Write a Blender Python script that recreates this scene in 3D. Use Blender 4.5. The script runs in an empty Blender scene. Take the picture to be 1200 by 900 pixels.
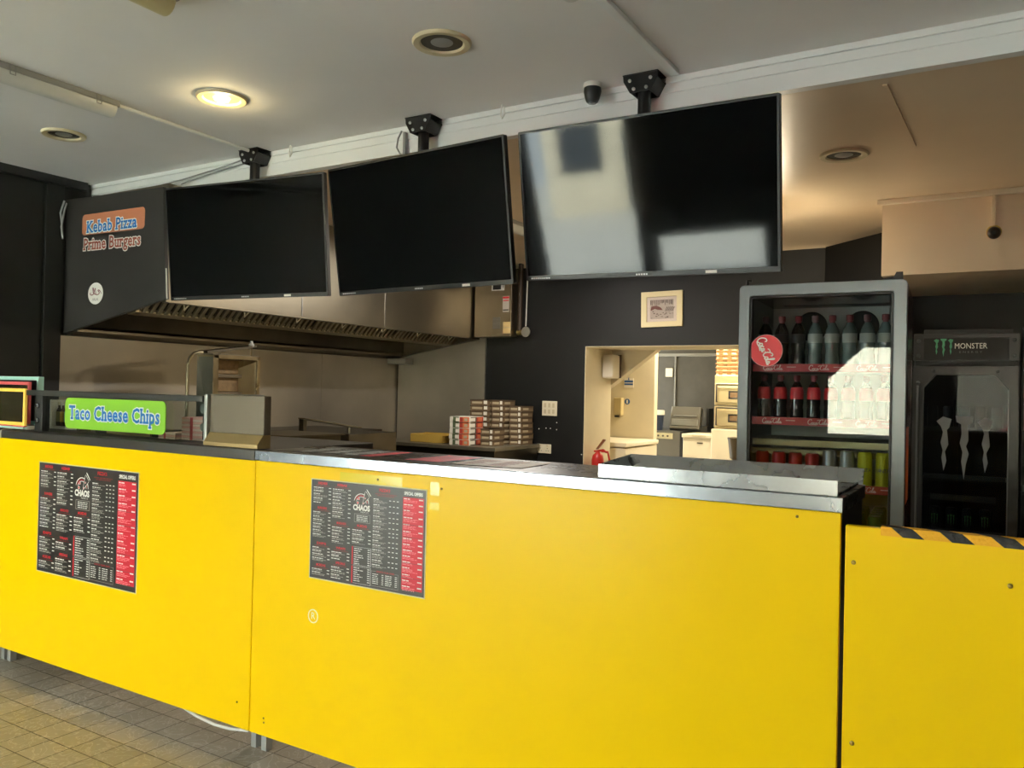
import bpy, bmesh, math, random
from mathutils import Matrix, Vector
random.seed(7)
SC = bpy.context.scene
COL = SC.collection
PI = math.pi

# ------------------------------------------------------------------ camera
def make_camera():
    yaw, pitch, roll = map(math.radians, (31.0, 0.52, 1.28))
    r0 = Vector((math.cos(yaw), math.sin(yaw), 0)); f0 = Vector((-math.sin(yaw), math.cos(yaw), 0)); u0 = Vector((0, 0, 1))
    fw = f0*math.cos(pitch) + u0*math.sin(pitch)
    up = u0*math.cos(pitch) - f0*math.sin(pitch)
    r = r0*math.cos(roll) + up*math.sin(roll)
    u = -r0*math.sin(roll) + up*math.cos(roll)
    cd = bpy.data.cameras.new('camera'); c = bpy.data.objects.new('camera', cd); COL.objects.link(c)
    m = Matrix(((r.x, u.x, -fw.x, 0), (r.y, u.y, -fw.y, 0), (r.z, u.z, -fw.z, 1.5), (0, 0, 0, 1)))
    c.matrix_world = m
    cd.sensor_width = 36; cd.lens = 955/1200*36; cd.clip_start = .05; cd.clip_end = 200
    SC.camera = c
make_camera()
vs = SC.view_settings
vs.view_transform = 'Standard'; vs.look = 'None'; vs.gamma = 1; vs.use_curve_mapping = False
vs.exposure = 0.80
SC.cycles.max_bounces = 8; SC.cycles.diffuse_bounces = 5; SC.cycles.transparent_max_bounces = 12
SC.cycles.sample_clamp_indirect = 6
SC.cycles.use_denoising = True

# ------------------------------------------------------------------ world and sun
W = bpy.data.worlds.new('sky'); SC.world = W; W.use_nodes = True
nt = W.node_tree; nt.nodes.clear()
wo = nt.nodes.new('ShaderNodeOutputWorld'); bg = nt.nodes.new('ShaderNodeBackground')
tc = nt.nodes.new('ShaderNodeTexCoord'); nz = nt.nodes.new('ShaderNodeTexNoise'); cr = nt.nodes.new('ShaderNodeValToRGB')
nz.inputs['Scale'].default_value = 2.2; nz.inputs['Detail'].default_value = 4
cr.color_ramp.elements[0].color = (.80, .90, 1, 1); cr.color_ramp.elements[1].color = (.94, .975, 1, 1)
nt.links.new(tc.outputs['Generated'], nz.inputs['Vector']); nt.links.new(nz.outputs['Fac'], cr.inputs['Fac'])
nt.links.new(cr.outputs['Color'], bg.inputs['Color']); bg.inputs['Strength'].default_value = 13.0
nt.links.new(bg.outputs[0], wo.inputs['Surface'])
def light(name, kind, loc, energy, color=(1, 1, 1), size=None, rot=None, **kw):
    d = bpy.data.lights.new(name, kind); d.energy = energy; d.color = color
    o = bpy.data.objects.new(name, d); o.location = loc; COL.objects.link(o)
    if rot: o.rotation_euler = rot
    if size and kind == 'AREA':
        d.shape = 'RECTANGLE'; d.size, d.size_y = size
    elif size: d.shadow_soft_size = size
    for k, v in kw.items(): setattr(d, k, v)
    return o
light('sun', 'SUN', (0, 5, 9), 60.0, (1, .95, .86), rot=(math.radians(-48), 0, math.radians(-18)), angle=.02)

# ------------------------------------------------------------------ helpers
def srgb(r, g, b):
    f = lambda c: (c/255)/12.92 if c/255 <= .04045 else ((c/255+.055)/1.055)**2.4
    return (f(r), f(g), f(b), 1)
MATS = {}
def mat(name, rgb, rough=.5, metal=0, noise=0, nscale=8, bump=0, bscale=40, emit=None, es=1, coat=0, stretch=None, spec=.5):
    if name in MATS: return MATS[name]
    m = bpy.data.materials.new(name); m.use_nodes = True; t = m.node_tree; b = t.nodes['Principled BSDF']
    c = srgb(*rgb); b.inputs['Base Color'].default_value = c
    b.inputs['Roughness'].default_value = rough; b.inputs['Metallic'].default_value = metal
    b.inputs['Coat Weight'].default_value = coat; b.inputs['Coat Roughness'].default_value = .08
    b.inputs['Specular IOR Level'].default_value = spec
    if noise or bump:
        tc = t.nodes.new('ShaderNodeTexCoord'); mp = t.nodes.new('ShaderNodeMapping'); t.links.new(tc.outputs['Object'], mp.inputs[0])
        if stretch: mp.inputs['Scale'].default_value = stretch
    if noise:
        n = t.nodes.new('ShaderNodeTexNoise'); n.inputs['Scale'].default_value = nscale; n.inputs['Detail'].default_value = 5
        t.links.new(mp.outputs[0], n.inputs['Vector'])
        r = t.nodes.new('ShaderNodeValToRGB'); e = r.color_ramp.elements
        e[0].position = .3; e[1].position = .7
        e[0].color = tuple(x*(1-noise) for x in c[:3])+(1,); e[1].color = tuple(min(1, x*(1+noise*.6)) for x in c[:3])+(1,)
        t.links.new(n.outputs['Fac'], r.inputs['Fac']); t.links.new(r.outputs['Color'], b.inputs['Base Color'])
        mr = t.nodes.new('ShaderNodeMapRange'); mr.inputs['To Min'].default_value = max(.02, rough-.12*noise*3); mr.inputs['To Max'].default_value = min(1, rough+.12*noise*3)
        t.links.new(n.outputs['Fac'], mr.inputs['Value']); t.links.new(mr.outputs[0], b.inputs['Roughness'])
    if bump:
        n2 = t.nodes.new('ShaderNodeTexNoise'); n2.inputs['Scale'].default_value = bscale; n2.inputs['Detail'].default_value = 3
        t.links.new(mp.outputs[0], n2.inputs['Vector'])
        bp = t.nodes.new('ShaderNodeBump'); bp.inputs['Strength'].default_value = bump; bp.inputs['Distance'].default_value = .02
        t.links.new(n2.outputs['Fac'], bp.inputs['Height']); t.links.new(bp.outputs[0], b.inputs['Normal'])
    if emit:
        b.inputs['Emission Color'].default_value = srgb(*emit); b.inputs['Emission Strength'].default_value = es
    MATS[name] = m; return m
def glass(name, tint=(255, 255, 255), ior=1.9, rough=0.0):
    if name in MATS: return MATS[name]
    m = bpy.data.materials.new(name); m.use_nodes = True; t = m.node_tree; t.nodes.clear()
    o = t.nodes.new('ShaderNodeOutputMaterial'); mx = t.nodes.new('ShaderNodeMixShader'); f = t.nodes.new('ShaderNodeFresnel')
    a = t.nodes.new('ShaderNodeBsdfTransparent'); g = t.nodes.new('ShaderNodeBsdfGlossy')
    ge_ = t.nodes.new('ShaderNodeNewGeometry'); mr_ = t.nodes.new('ShaderNodeMapRange'); mr_.inputs['To Min'].default_value = ior; mr_.inputs['To Max'].default_value = 1/ior
    t.links.new(ge_.outputs['Backfacing'], mr_.inputs['Value']); t.links.new(mr_.outputs[0], f.inputs[0])
    a.inputs[0].default_value = srgb(*tint); g.inputs['Roughness'].default_value = rough; f.inputs[0].default_value = ior
    t.links.new(f.outputs[0], mx.inputs[0]); t.links.new(a.outputs[0], mx.inputs[1]); t.links.new(g.outputs[0], mx.inputs[2]); t.links.new(mx.outputs[0], o.inputs[0])
    MATS[name] = m; return m

class MB:
    def __init__(s): s.v = []; s.f = []; s.mi = []; s.mats = []
    def _m(s, m):
        if m not in s.mats: s.mats.append(m)
        return s.mats.index(m)
    def add(s, vs, fs, m, M=None):
        n = len(s.v); k = s._m(m)
        for p in vs:
            p = Vector(p); s.v.append(M @ p if M else p)
        for f in fs: s.f.append([i+n for i in f]); s.mi.append(k)
        return s
    def box(s, a, b, m, M=None):
        x0, y0, z0 = (min(a[i], b[i]) for i in range(3)); x1, y1, z1 = (max(a[i], b[i]) for i in range(3))
        vs = [(x0,y0,z0),(x1,y0,z0),(x1,y1,z0),(x0,y1,z0),(x0,y0,z1),(x1,y0,z1),(x1,y1,z1),(x0,y1,z1)]
        return s.add(vs, [(0,3,2,1),(4,5,6,7),(0,1,5,4),(1,2,6,5),(2,3,7,6),(3,0,4,7)], m, M)
    def prism(s, poly, axis, a, b, m, M=None):
        # poly of 2D points extruded along axis from a to b
        def mk(p, t):
            return {'x': (t, p[0], p[1]), 'y': (p[0], t, p[1]), 'z': (p[0], p[1], t)}[axis]
        n = len(poly); vs = [mk(p, a) for p in poly]+[mk(p, b) for p in poly]
        fs = [tuple(range(n))[::-1], tuple(range(n, 2*n))]+[(i, (i+1) % n, n+(i+1) % n, n+i) for i in range(n)]
        return s.add(vs, fs, m, M)
    def tube(s, pts, r, m, n=10, M=None, cap=True):
        pts = [Vector(p) for p in pts]; vs = []; fs = []
        rr = r if isinstance(r, (list, tuple)) else [r]*len(pts)
        d0 = (pts[1]-pts[0]).normalized(); ref = Vector((0, 0, 1)) if abs(d0.z) < .9 else Vector((1, 0, 0))
        for i, p in enumerate(pts):
            if i == 0: d = pts[1]-p
            elif i == len(pts)-1: d = p-pts[i-1]
            else: d = (pts[i+1]-p).normalized()+(p-pts[i-1]).normalized()
            d.normalize(); a = ref-d*ref.dot(d)
            if a.length < 1e-4: a = d.orthogonal()
            a.normalize(); b = d.cross(a); ref = a
            for k in range(n):
                t = 2*PI*k/n; vs.append(p+(a*math.cos(t)+b*math.sin(t))*rr[i])
        for i in range(len(pts)-1):
            for k in range(n):
                fs.append((i*n+k, i*n+(k+1) % n, (i+1)*n+(k+1) % n, (i+1)*n+k))
        if cap: fs.append(tuple(range(n))[::-1]); fs.append(tuple(range((len(pts)-1)*n, len(pts)*n)))
        return s.add(vs, fs, m, M)
    def lathe(s, prof, c, m, axis='z', n=24, M=None, segs=None):
        # prof: (radius, height) ; segs optional list of materials per span
        for i in range(len(prof)-1):
            vs = []; (r0, h0), (r1, h1) = prof[i], prof[i+1]
            for (r, h) in ((r0, h0), (r1, h1)):
                for k in range(n):
                    t = 2*PI*k/n; x, y = r*math.cos(t), r*math.sin(t)
                    p = {'z': (x, y, h), 'y': (x, h, y), 'x': (h, x, y)}[axis]
                    vs.append(Vector(p)+Vector(c))
            fs = [(k, (k+1) % n, n+(k+1) % n, n+k) for k in range(n)]
            s.add(vs, fs, segs[i] if segs else m, M)
        for (r, h), e in ((prof[0], 0), (prof[-1], 1)):
            if r > 1e-4:
                vs = []
                for k in range(n):
                    t = 2*PI*k/n; x, y = r*math.cos(t), r*math.sin(t)
                    p = {'z': (x, y, h), 'y': (x, h, y), 'x': (h, x, y)}[axis]; vs.append(Vector(p)+Vector(c))
                s.add(vs, [tuple(range(n)) if e else tuple(range(n))[::-1]], (segs[0] if not e else segs[-1]) if segs else m, M)
        return s
    def ring(s, c, r0, r1, h, m, n=40, M=None):
        return s
    def merge(s, other, M=None):
        for f, k in zip(other.f, other.mi): pass
        n = len(s.v); s.v += [M @ p if M else p for p in other.v]
        for f, k in zip(other.f, other.mi): s.f.append([i+n for i in f]); s.mi.append(s._m(other.mats[k]))
        return s
    def build(s, name, parent=None, world=True, smooth=False, bevel=0, bseg=2, fixn=True):
        me = bpy.data.meshes.new(name); off = Vector((0, 0, 0)); o_ = parent
        if world:
            while o_ is not None: off += o_.location; o_ = o_.parent
        me.from_pydata([tuple(p-off) for p in s.v], [], s.f); me.update()
        for m in s.mats: me.materials.append(m)
        me.polygons.foreach_set('material_index', s.mi)
        if fixn or smooth:
            bm = bmesh.new(); bm.from_mesh(me)
            bmesh.ops.remove_doubles(bm, verts=bm.verts, dist=1e-5)
            bmesh.ops.recalc_face_normals(bm, faces=bm.faces); bm.to_mesh(me); bm.free()
        if smooth:
            me.polygons.foreach_set('use_smooth', [True]*len(me.polygons))
            try: me.set_sharp_from_angle(angle=math.radians(38))
            except Exception: pass
        o = bpy.data.objects.new(name, me); COL.objects.link(o); o.parent = parent
        if bevel:
            b = o.modifiers.new('bevel', 'BEVEL'); b.width = bevel; b.segments = bseg; b.limit_method = 'ANGLE'; b.angle_limit = math.radians(40)
        return o
def tag(o, label, cat, group=None):
    o['label'] = label; o['category'] = cat
    if group: o['group'] = group
    return o
def thing(name, loc, label, cat, group=None, rotz=0):
    o = bpy.data.objects.new(name, None); COL.objects.link(o); o.location = loc; o.rotation_euler = (0, 0, rotz)
    o.empty_display_size = .1
    return tag(o, label, cat, group)
def struct(o): o['kind'] = 'structure'; return o
def copy_tree(o, parent=None):
    c = o.copy(); COL.objects.link(c); c.parent = parent
    for ch in list(o.children): copy_tree(ch, c)
    return c
ORD = ['first', 'second', 'third', 'fourth', 'fifth', 'sixth', 'seventh', 'eighth', 'ninth', 'tenth']

def serif_bars(v, f):
    from collections import Counter
    c = Counter()
    for p in f:
        for i in range(len(p)): c[frozenset((p[i], p[(i+1) % len(p)]))] += 1
    out = []
    for e, n in c.items():
        if n != 1 or len(e) != 2: continue
        a, b = (v[i] for i in e)
        if abs(a[1]-b[1]) < 2e-3 and .045 < abs(a[0]-b[0]) < .15:
            inner = [sum(v[k][1] for k in p)/len(p) for p in f if e <= set(p)][0]
            out.append(((a[0]+b[0])/2, a[1], abs(a[0]-b[0]), 1 if inner > a[1] else -1))
    return out
def add_serif_text(mb, body, M, m, off):
    v0, f0 = text_geo(body, 1, 0, 'CENTER', 0, 1.06)
    v, f = text_geo(body, 1, off, 'CENTER', 0, 1.06); mb.add(v, f, m, M)
    for (x, y, w, d) in serif_bars(v0, f0):
        hw = w/2+.055+off; y0, y1 = (y-off, y+.055+off) if d > 0 else (y-.055-off, y+off)
        mb.add([(x-hw, y0, 0), (x+hw, y0, 0), (x+hw, y1, 0), (x-hw, y1, 0)], [(0, 1, 2, 3)], m, M @ Matrix.Translation((0, 0, .00025)))
_tc = {}
def text_geo(body, size=1, offset=0, align='CENTER', extrude=0, spacing=1):
    key = (body, size, offset, align, extrude, spacing)
    if key not in _tc:
        cu = bpy.data.curves.new('t', 'FONT'); cu.body = body; cu.size = size; cu.offset = offset; cu.align_x = align; cu.align_y = 'CENTER'
        cu.extrude = extrude; cu.resolution_u = 2; cu.space_character = spacing
        ob = bpy.data.objects.new('t', cu); COL.objects.link(ob)
        bpy.context.view_layer.update(); dg = bpy.context.evaluated_depsgraph_get()
        me = bpy.data.meshes.new_from_object(ob.evaluated_get(dg))
        _tc[key] = ([tuple(v.co) for v in me.vertices], [tuple(p.vertices) for p in me.polygons])
        bpy.data.objects.remove(ob); bpy.data.meshes.remove(me); bpy.data.curves.remove(cu)
    return _tc[key]
def FACE(x, y, z, sx=1, sy=1, rot=0):
    """text plane facing -Y, standing at x,y,z"""
    return Matrix.Translation((x, y, z)) @ Matrix.Rotation(PI/2, 4, 'X') @ Matrix.Rotation(rot, 4, 'Z') @ Matrix.Diagonal((sx, sy, 1, 1))
def add_text(mb, body, M, m, size, offset=0, align='CENTER', width=None, spacing=1, bold=0):
    v, f = text_geo(body, 1, offset/size if size else 0, align, 0, spacing)
    S = Matrix.Diagonal((size, size, 1, 1))
    if width:
        v0, _ = text_geo(body, 1, 0, align, 0, spacing)
        xs = [p[0] for p in v0]; w = (max(xs)-min(xs)) or 1; S = Matrix.Diagonal((width/w, size, 1, 1))
    mb.add(v, f, m, M @ S)
def ribbon(mb, pts, w, m, M, sub=5):
    """stroke drawn through pts in the XY plane, tapering at the ends"""
    P = [Vector((p[0], p[1], 0)) for p in pts]; Q = []
    for i in range(len(P)-1):
        p0 = P[max(i-1, 0)]; p1 = P[i]; p2 = P[i+1]; p3 = P[min(i+2, len(P)-1)]
        for k in range(sub):
            t = k/sub; Q.append(.5*((2*p1)+(p2-p0)*t+(2*p0-5*p1+4*p2-p3)*t*t+(3*p1-p0-3*p2+p3)*t**3))
    Q.append(P[-1]); vs = []; n = len(Q)
    for i, q in enumerate(Q):
        d = (Q[min(i+1, n-1)]-Q[max(i-1, 0)]).normalized(); nn = Vector((-d.y, d.x, 0))
        ww = w*(.45+.55*min(1, i/(n*.12), (n-1-i)/(n*.12)))*(.75+.35*abs(d.y))
        vs += [q+nn*ww/2, q-nn*ww/2]
    mb.add(vs, [(2*i, 2*i+1, 2*i+3, 2*i+2) for i in range(n-1)], m, M)
def rounded(x0, z0, x1, z1, r, n=6):
    out = []
    for cx, cz, a in ((x1-r, z0+r, -PI/2), (x1-r, z1-r, 0), (x0+r, z1-r, PI/2), (x0+r, z0+r, PI)):
        for k in range(n+1):
            t = a+PI/2*k/n; out.append((cx+r*math.cos(t), cz+r*math.sin(t)))
    return out
def frame_prism(mb, outer, inner, axis, a, b, m, M=None):
    """closed ring between two outlines with the same number of points"""
    n = len(outer)
    def mk(p, t): return {'x': (t, p[0], p[1]), 'y': (p[0], t, p[1]), 'z': (p[0], p[1], t)}[axis]
    vs = [mk(p, a) for p in outer]+[mk(p, a) for p in inner]+[mk(p, b) for p in outer]+[mk(p, b) for p in inner]
    fs = []
    for i in range(n):
        j = (i+1) % n
        fs += [(i, j, n+j, n+i), (2*n+i, 3*n+i, 3*n+j, 2*n+j), (i, 2*n+i, 2*n+j, j), (n+i, n+j, 3*n+j, 3*n+i)]
    mb.add(vs, fs, m, M)

# script wordmark strokes (unit height about 1.5, width about 5.5)
def coca(mb, M, m, w=.17):
    S = [[(.98,1.02),(1.05,1.28),(.78,1.42),(.38,1.2),(.1,.7),(.16,.2),(.5,.0),(.85,.15),(1.05,.42)],
         [(1.42,.5),(1.2,.55),(1.05,.3),(1.15,.02),(1.38,.05),(1.5,.35),(1.4,.52),(1.6,.4)],
         [(1.98,.48),(1.8,.55),(1.65,.3),(1.72,.03),(1.95,.05),(2.15,.3)],
         [(2.5,.48),(2.3,.55),(2.15,.3),(2.2,.03),(2.4,.08),(2.52,.5),(2.5,.1),(2.62,.02),(2.8,.25)],
         [(2.75,.45),(3.0,.5)],
         [(3.95,1.05),(4.1,1.3),(3.8,1.45),(3.4,1.2),(3.1,.7),(3.15,.2),(3.45,.0),(3.75,.15),(3.95,.4)],
         [(4.25,.5),(4.05,.55),(3.9,.3),(4.0,.02),(4.22,.05),(4.33,.35),(4.22,.52),(4.5,.6)],
         [(4.45,.3),(4.7,.9),(4.88,1.35),(4.72,1.42),(4.55,.9),(4.5,.25),(4.6,.02),(4.8,.2)],
         [(5.18,.48),(4.98,.55),(4.83,.3),(4.9,.03),(5.08,.08),(5.2,.5),(5.18,.1),(5.3,.02),(5.5,.25)],
         [(.3,-.08),(.9,-.2),(1.6,-.12),(2.4,-.22)], [(3.4,1.2),(2.9,1.25),(2.5,1.05)]]
    for st in S: ribbon(mb, st, w, m, M, 4)

# ------------------------------------------------------------------ materials
black_paint = mat('black_paint', (23, 23, 21), .5, noise=.1, nscale=3, bump=.05, bscale=12)
black_back = mat('black_kitchen_paint', (15, 15, 14), .55, noise=.1, nscale=3, bump=.05, bscale=12, spec=.35)
ceil_white = mat('ceiling_paint', (232, 230, 227), .8, noise=.04, nscale=1.5, bump=.22, bscale=6)
beige_paint = mat('beige_ceiling_paint', (224, 203, 174), .36, noise=.05, nscale=2, bump=.12, bscale=7)
beam_white = mat('white_gloss_paint', (228, 230, 228), .4)
cream = mat('cream_paint', (214, 203, 174), .6, noise=.05, nscale=4)
steel = mat('stainless_steel', (150, 148, 143), .3, 1, noise=.12, nscale=4, stretch=(1, 1, 8))
steel_wall = mat('stainless_cladding', (182, 175, 161), .42, .85, noise=.16, nscale=1.6, bump=.04, bscale=2)
steel_dark = mat('greasy_steel', (96, 90, 78), .4, 1, noise=.2, nscale=5)
steel_edge = mat('bright_steel_edge', (158, 163, 170), .26, 1, noise=.12, nscale=3, stretch=(3, 1, 1))
yellow = mat('yellow_gloss_board', (255, 208, 0), .30, noise=.03, nscale=1.2, spec=.2)
dark_edge = mat('dark_steel_edge', (84, 82, 80), .42, .8, noise=.1, nscale=4)
blackp = mat('black_plastic', (20, 20, 21), .4)
blackm = mat('black_metal', (24, 24, 25), .35, .3)
white_pl = mat('white_plastic', (226, 224, 216), .45)
grey_pl = mat('grey_plastic', (140, 142, 142), .5)
cream_pl = mat('yellowed_plastic', (203, 190, 155), .5)
white_ink = mat('white_ink', (235, 235, 230), .6)
red_ink = mat('red_ink', (214, 32, 48), .55)
blue_ink = mat('blue_ink', (8, 108, 184), .5)

def tile_floor():
    m = bpy.data.materials.new('floor_tiles'); m.use_nodes = True; t = m.node_tree; b = t.nodes['Principled BSDF']
    tc = t.nodes.new('ShaderNodeTexCoord'); mp = t.nodes.new('ShaderNodeMapping'); t.links.new(tc.outputs['Object'], mp.inputs[0])
    mp.inputs['Location'].default_value = (3.101+.1427*60, -2.097+.1427*60, 0)
    br = t.nodes.new('ShaderNodeTexBrick'); br.offset = 0; br.squash = 1
    br.inputs['Scale'].default_value = 1; br.inputs['Mortar Size'].default_value = .0026; br.inputs['Brick Width'].default_value = .1427; br.inputs['Row Height'].default_value = .1427
    br.inputs['Mortar Smooth'].default_value = .2; br.inputs['Bias'].default_value = 0
    br.inputs['Color1'].default_value = srgb(170, 160, 142); br.inputs['Color2'].default_value = srgb(158, 149, 132); br.inputs['Mortar'].default_value = srgb(92, 82, 68)
    t.links.new(mp.outputs[0], br.inputs['Vector'])
    wv = t.nodes.new('ShaderNodeTexNoise'); wv.inputs['Scale'].default_value = 9; wv.inputs['Detail'].default_value = 6; wv.inputs['Distortion'].default_value = 2.5
    t.links.new(tc.outputs['Object'], wv.inputs['Vector'])
    r = t.nodes.new('ShaderNodeValToRGB'); r.color_ramp.elements[0].position = .47; r.color_ramp.elements[0].color = (0, 0, 0, 1)
    r.color_ramp.elements[1].position = .5; r.color_ramp.elements[1].color = (1, 1, 1, 1); e = r.color_ramp.elements.new(.53); e.color = (0, 0, 0, 1)
    t.links.new(wv.outputs['Fac'], r.inputs[0])
    mx = t.nodes.new('ShaderNodeMixRGB'); mx.blend_type = 'ADD'; mx.inputs[0].default_value = .13
    t.links.new(br.outputs['Color'], mx.inputs[1]); t.links.new(r.outputs[0], mx.inputs[2]); t.links.new(mx.outputs[0], b.inputs['Base Color'])
    b.inputs['Roughness'].default_value = .42
    bp = t.nodes.new('ShaderNodeBump'); bp.inputs['Strength'].default_value = .5; bp.inputs['Distance'].default_value = .002; bp.invert = True
    t.links.new(br.outputs['Fac'], bp.inputs['Height']); t.links.new(bp.outputs[0], b.inputs['Normal'])
    return m
tiles = tile_floor()

# ------------------------------------------------------------------ room shell
XL, XR, YF, YB, ZC, ZK = -5.82, 2.0, -2.4, 7.17, 2.96, 2.83
struct(MB().box((XL-.2, YF-.2, -.1), (XR+.2, 11.2, 0), tiles).build('floor'))
struct(MB().box((XL-.2, YF-.2, ZC), (XR+.2, 3.60, ZC+.1), ceil_white).build('ceiling'))
# kitchen ceiling: flat, then curving down to the black band of the back wall
prof = [(3.60, ZK), (6.45, ZK)]
for k in range(1, 9):
    a = PI/2*k/8; prof.append((6.45+.72*math.sin(a), ZK-.07*(1-math.cos(a))))
prof[-1] = (7.17, 2.76)
prof += [(7.3, 2.76), (7.3, 3.0), (3.60, 3.0)]
struct(MB().prism(prof, 'x', XL-.2, XR+.2, beige_paint).build('ceiling', smooth=True))
# downstand beam with stepped cable trunking
bm_ = MB().box((XL, 3.56, 2.812), (XR, 3.61, 3.0), beam_white)
struct(bm_.build('trim_1'))
struct(MB().box((XL, 3.552, 2.885), (XR, 3.56, 2.93), beam_white).box((XL, 3.545, 2.93), (XR, 3.56, 2.96), beam_white).build('trim_2', bevel=.004))
# left wall: black board cladding in front, stainless steel beside the cooking line
lw = MB().box((XL-.15, YF-.2, 0), (XL, 7.3, 3.05), black_paint)
struct(lw.build('wall_left'))
tr = MB().box((XL, 3.21, 0), (XL+.035, 3.335, 2.93), black_paint).box((XL, YF, 2.90), (XL+.05, 3.5, 2.96), black_paint).box((XL, 2.6, 0), (XL+.012, 3.2, 2.90), black_paint)
struct(tr.build('trim_3', bevel=.003))
cl = MB().box((XL, 3.34, .0), (XL+.012, 7.17, 1.83), steel_wall)
for y in (4.75, 5.98): cl.box((XL+.012, y, .0), (XL+.015, y+.02, 1.83), steel_wall)
struct(cl.build('wall_left_cladding'))
# back wall with the doorway to the rear kitchen
bw = MB()
bw.box((XL, YB, 0), (-3.483, YB+.12, 3.0), black_back)
bw.box((-3.483, YB, 1.955), (-1.75, YB+.12, 3.0), black_back)
bw.box((-1.75, YB, 0), (XR, YB+.12, 3.0), black_back)
struct(bw.build('wall_back'))
rv = MB().box((-3.60, YB+.12, 0), (-3.483, 7.80, 2.15), cream)
rv.box((-3.483, YB+.0, 0), (-3.478, YB+.13, 1.955), cream).box((-3.60, YB+.001, 1.95), (-1.75, 7.80, 2.0), cream)
struct(rv.build('wall_reveal'))
cb = MB().box((-5.79, YB-.012, 0), (-4.63, YB, 2.06), steel_wall)
cb.box((-4.635, YB-.016, 0), (-4.625, YB, 2.06), steel)
struct(cb.build('wall_back_cladding'))
# angled black wall and soffit at the right
struct(MB().prism([(-1.28, YB), (-.70, 6.62), (-.70, YB)], 'z', 0, 2.765, black_back).build('wall_angled'))
struct(MB().box((-.70, 5.92, 2.325), (XR, YB, 2.83), beige_paint).build('wall_soffit'))
struct(MB().box((-.73, 5.885, 2.795), (XR, 5.92, 2.83), mat('beige_trim', (222, 206, 182), .5)).build('trim_4', bevel=.006))
struct(MB().box((XR, YF-.2, 0), (XR+.15, 7.3, 3.0), mat('right_wall_paint', (120, 112, 104), .7)).build('wall_right'))
# shopfront behind the camera
fw_ = MB(); fm = mat('shopfront_paint', (96, 93, 90), .6)
wins = [(-5.76, -4.25, .30, 2.72), (-4.10, -2.70, .15, 1.15), (-1.12, .45, 1.0, 2.14)]
xs = [XL]+[c for w in wins for c in w[:2]]+[XR]
for i in range(0, len(xs), 2): fw_.box((xs[i], YF-.15, 0), (xs[i+1], YF, 2.96), fm)
for (x0, x1, z0, z1) in wins: fw_.box((x0, YF-.15, 0), (x1, YF, z0), fm).box((x0, YF-.15, z1), (x1, YF, 2.96), fm)
struct(fw_.build('wall_front'))
for i, (x0, x1, z0, z1) in enumerate(wins):
    g = MB(); mm = mat('grey_window_frame', (150, 152, 150), .4)
    for xx in (x0, x1-.05): g.box((xx, YF-.12, z0), (xx+.05, YF-.04, z1), mm)
    for zz in (z0, z1-.05): g.box((x0, YF-.12, zz), (x1, YF-.04, zz+.05), mm)
    g.box((x0+.05, YF-.085, z0+.05), (x1-.05, YF-.08, z1-.05), glass('window_glass', (245, 250, 248), 1.45))
    if i == 2: g.prism([(x0+.05, z1-.05), (x0+.42, z1-.05), (x0+.05, z1-.42)], 'y', YF-.075, YF-.07, mm)
    o = struct(g.build('window_%d' % (i+1), fixn=False))
    p = light('daylight_portal', 'AREA', ((x0+x1)/2, YF-.16, (z0+z1)/2), 1, size=(x1-x0, z1-z0), rot=(PI/2, 0, 0)); p.data.cycles.is_portal = True
# rear kitchen shell
rk = MB()
rk.box((-6.3, 7.8, 2.35), (-1.2, 11.1, 2.45), cream)
struct(rk.build('ceiling_rear'))
struct(MB().box((-6.3, 10.55, 0), (-1.2, 10.7, 2.4), mat('rear_wall_dark', (72, 67, 56), .4, .3, noise=.15)).box((-6.2, 10.52, 2.02), (-3.2, 10.56, 2.06), steel).box((-3.78, 10.53, 0), (-3.76, 10.56, 2.02), steel).build('wall_rear'))
struct(MB().box((-1.75, 7.29, 0), (-1.6, 10.6, 2.4), cream).build('wall_rear_right'))
struct(MB().box((-5.4, 8.95, 0), (-3.45, 9.05, 2.4), cream).box((-5.4, 7.8, 0), (-5.3, 8.95, 2.4), cream).box((-5.4, 7.6, 0), (-3.6, 7.8, 2.4), cream).build('wall_rear_left'))
struct(MB().prism([(-3.6, 1.50), (-2.93, 2.0), (-2.93, 2.36), (-3.6, 2.36)], 'y', 7.80, 7.92, cream).build('wall_stair_soffit'))

# street outside
struct(MB().box((-25, -22, -.25), (20, YF-.2, -.12), mat('pavement', (205, 203, 198), .9, noise=.1, nscale=3)).build('ground'))
bd = thing('terrace_house', (-2, -13, -.12), 'cream brick building across the street', 'building')
brickm = mat('cream_brick', (222, 212, 190), .9, noise=.08, nscale=6, bump=.2, bscale=20)
MB().box((-12, -16, -.12), (10, -13, 3.4), brickm).build('wall', bd)
MB().prism([(-16.3, 3.4), (-12.7, 3.4), (-14.5, 4.6)], 'x', -12, 10, mat('slate', (90, 92, 98), .8)).build('roof', bd)
for x in (-11.5, 3.4, 6.5): MB().box((x, -13.03, 1), (x+1.3, -12.99, 2.3), mat('far_window', (60, 66, 74), .1)).build('window', bd)
MB().box((-9.6, -13.05, -.1), (-8.7, -12.98, 2.0), mat('far_door', (70, 74, 80), .5)).build('door', bd)
car = thing('car', (1.6, -10.2, -.12), 'red car parked across the street outside the shop window', 'car')
MB().prism([(-.6, .12), (3.5, .12), (3.55, .6), (2.7, .78), (2.1, 1.25), (.6, 1.28), (-.1, .80), (-.65, .68)], 'y', -11.0, -9.4, mat('car_red', (170, 28, 36), .25, coat=.6)).build('body', car, bevel=.05)
MB().prism([(2.45, .80), (2.02, 1.2), (.68, 1.22), (.15, .82)], 'y', -11.01, -9.39, mat('car_window', (30, 34, 38), .1)).build('window', car)
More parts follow.
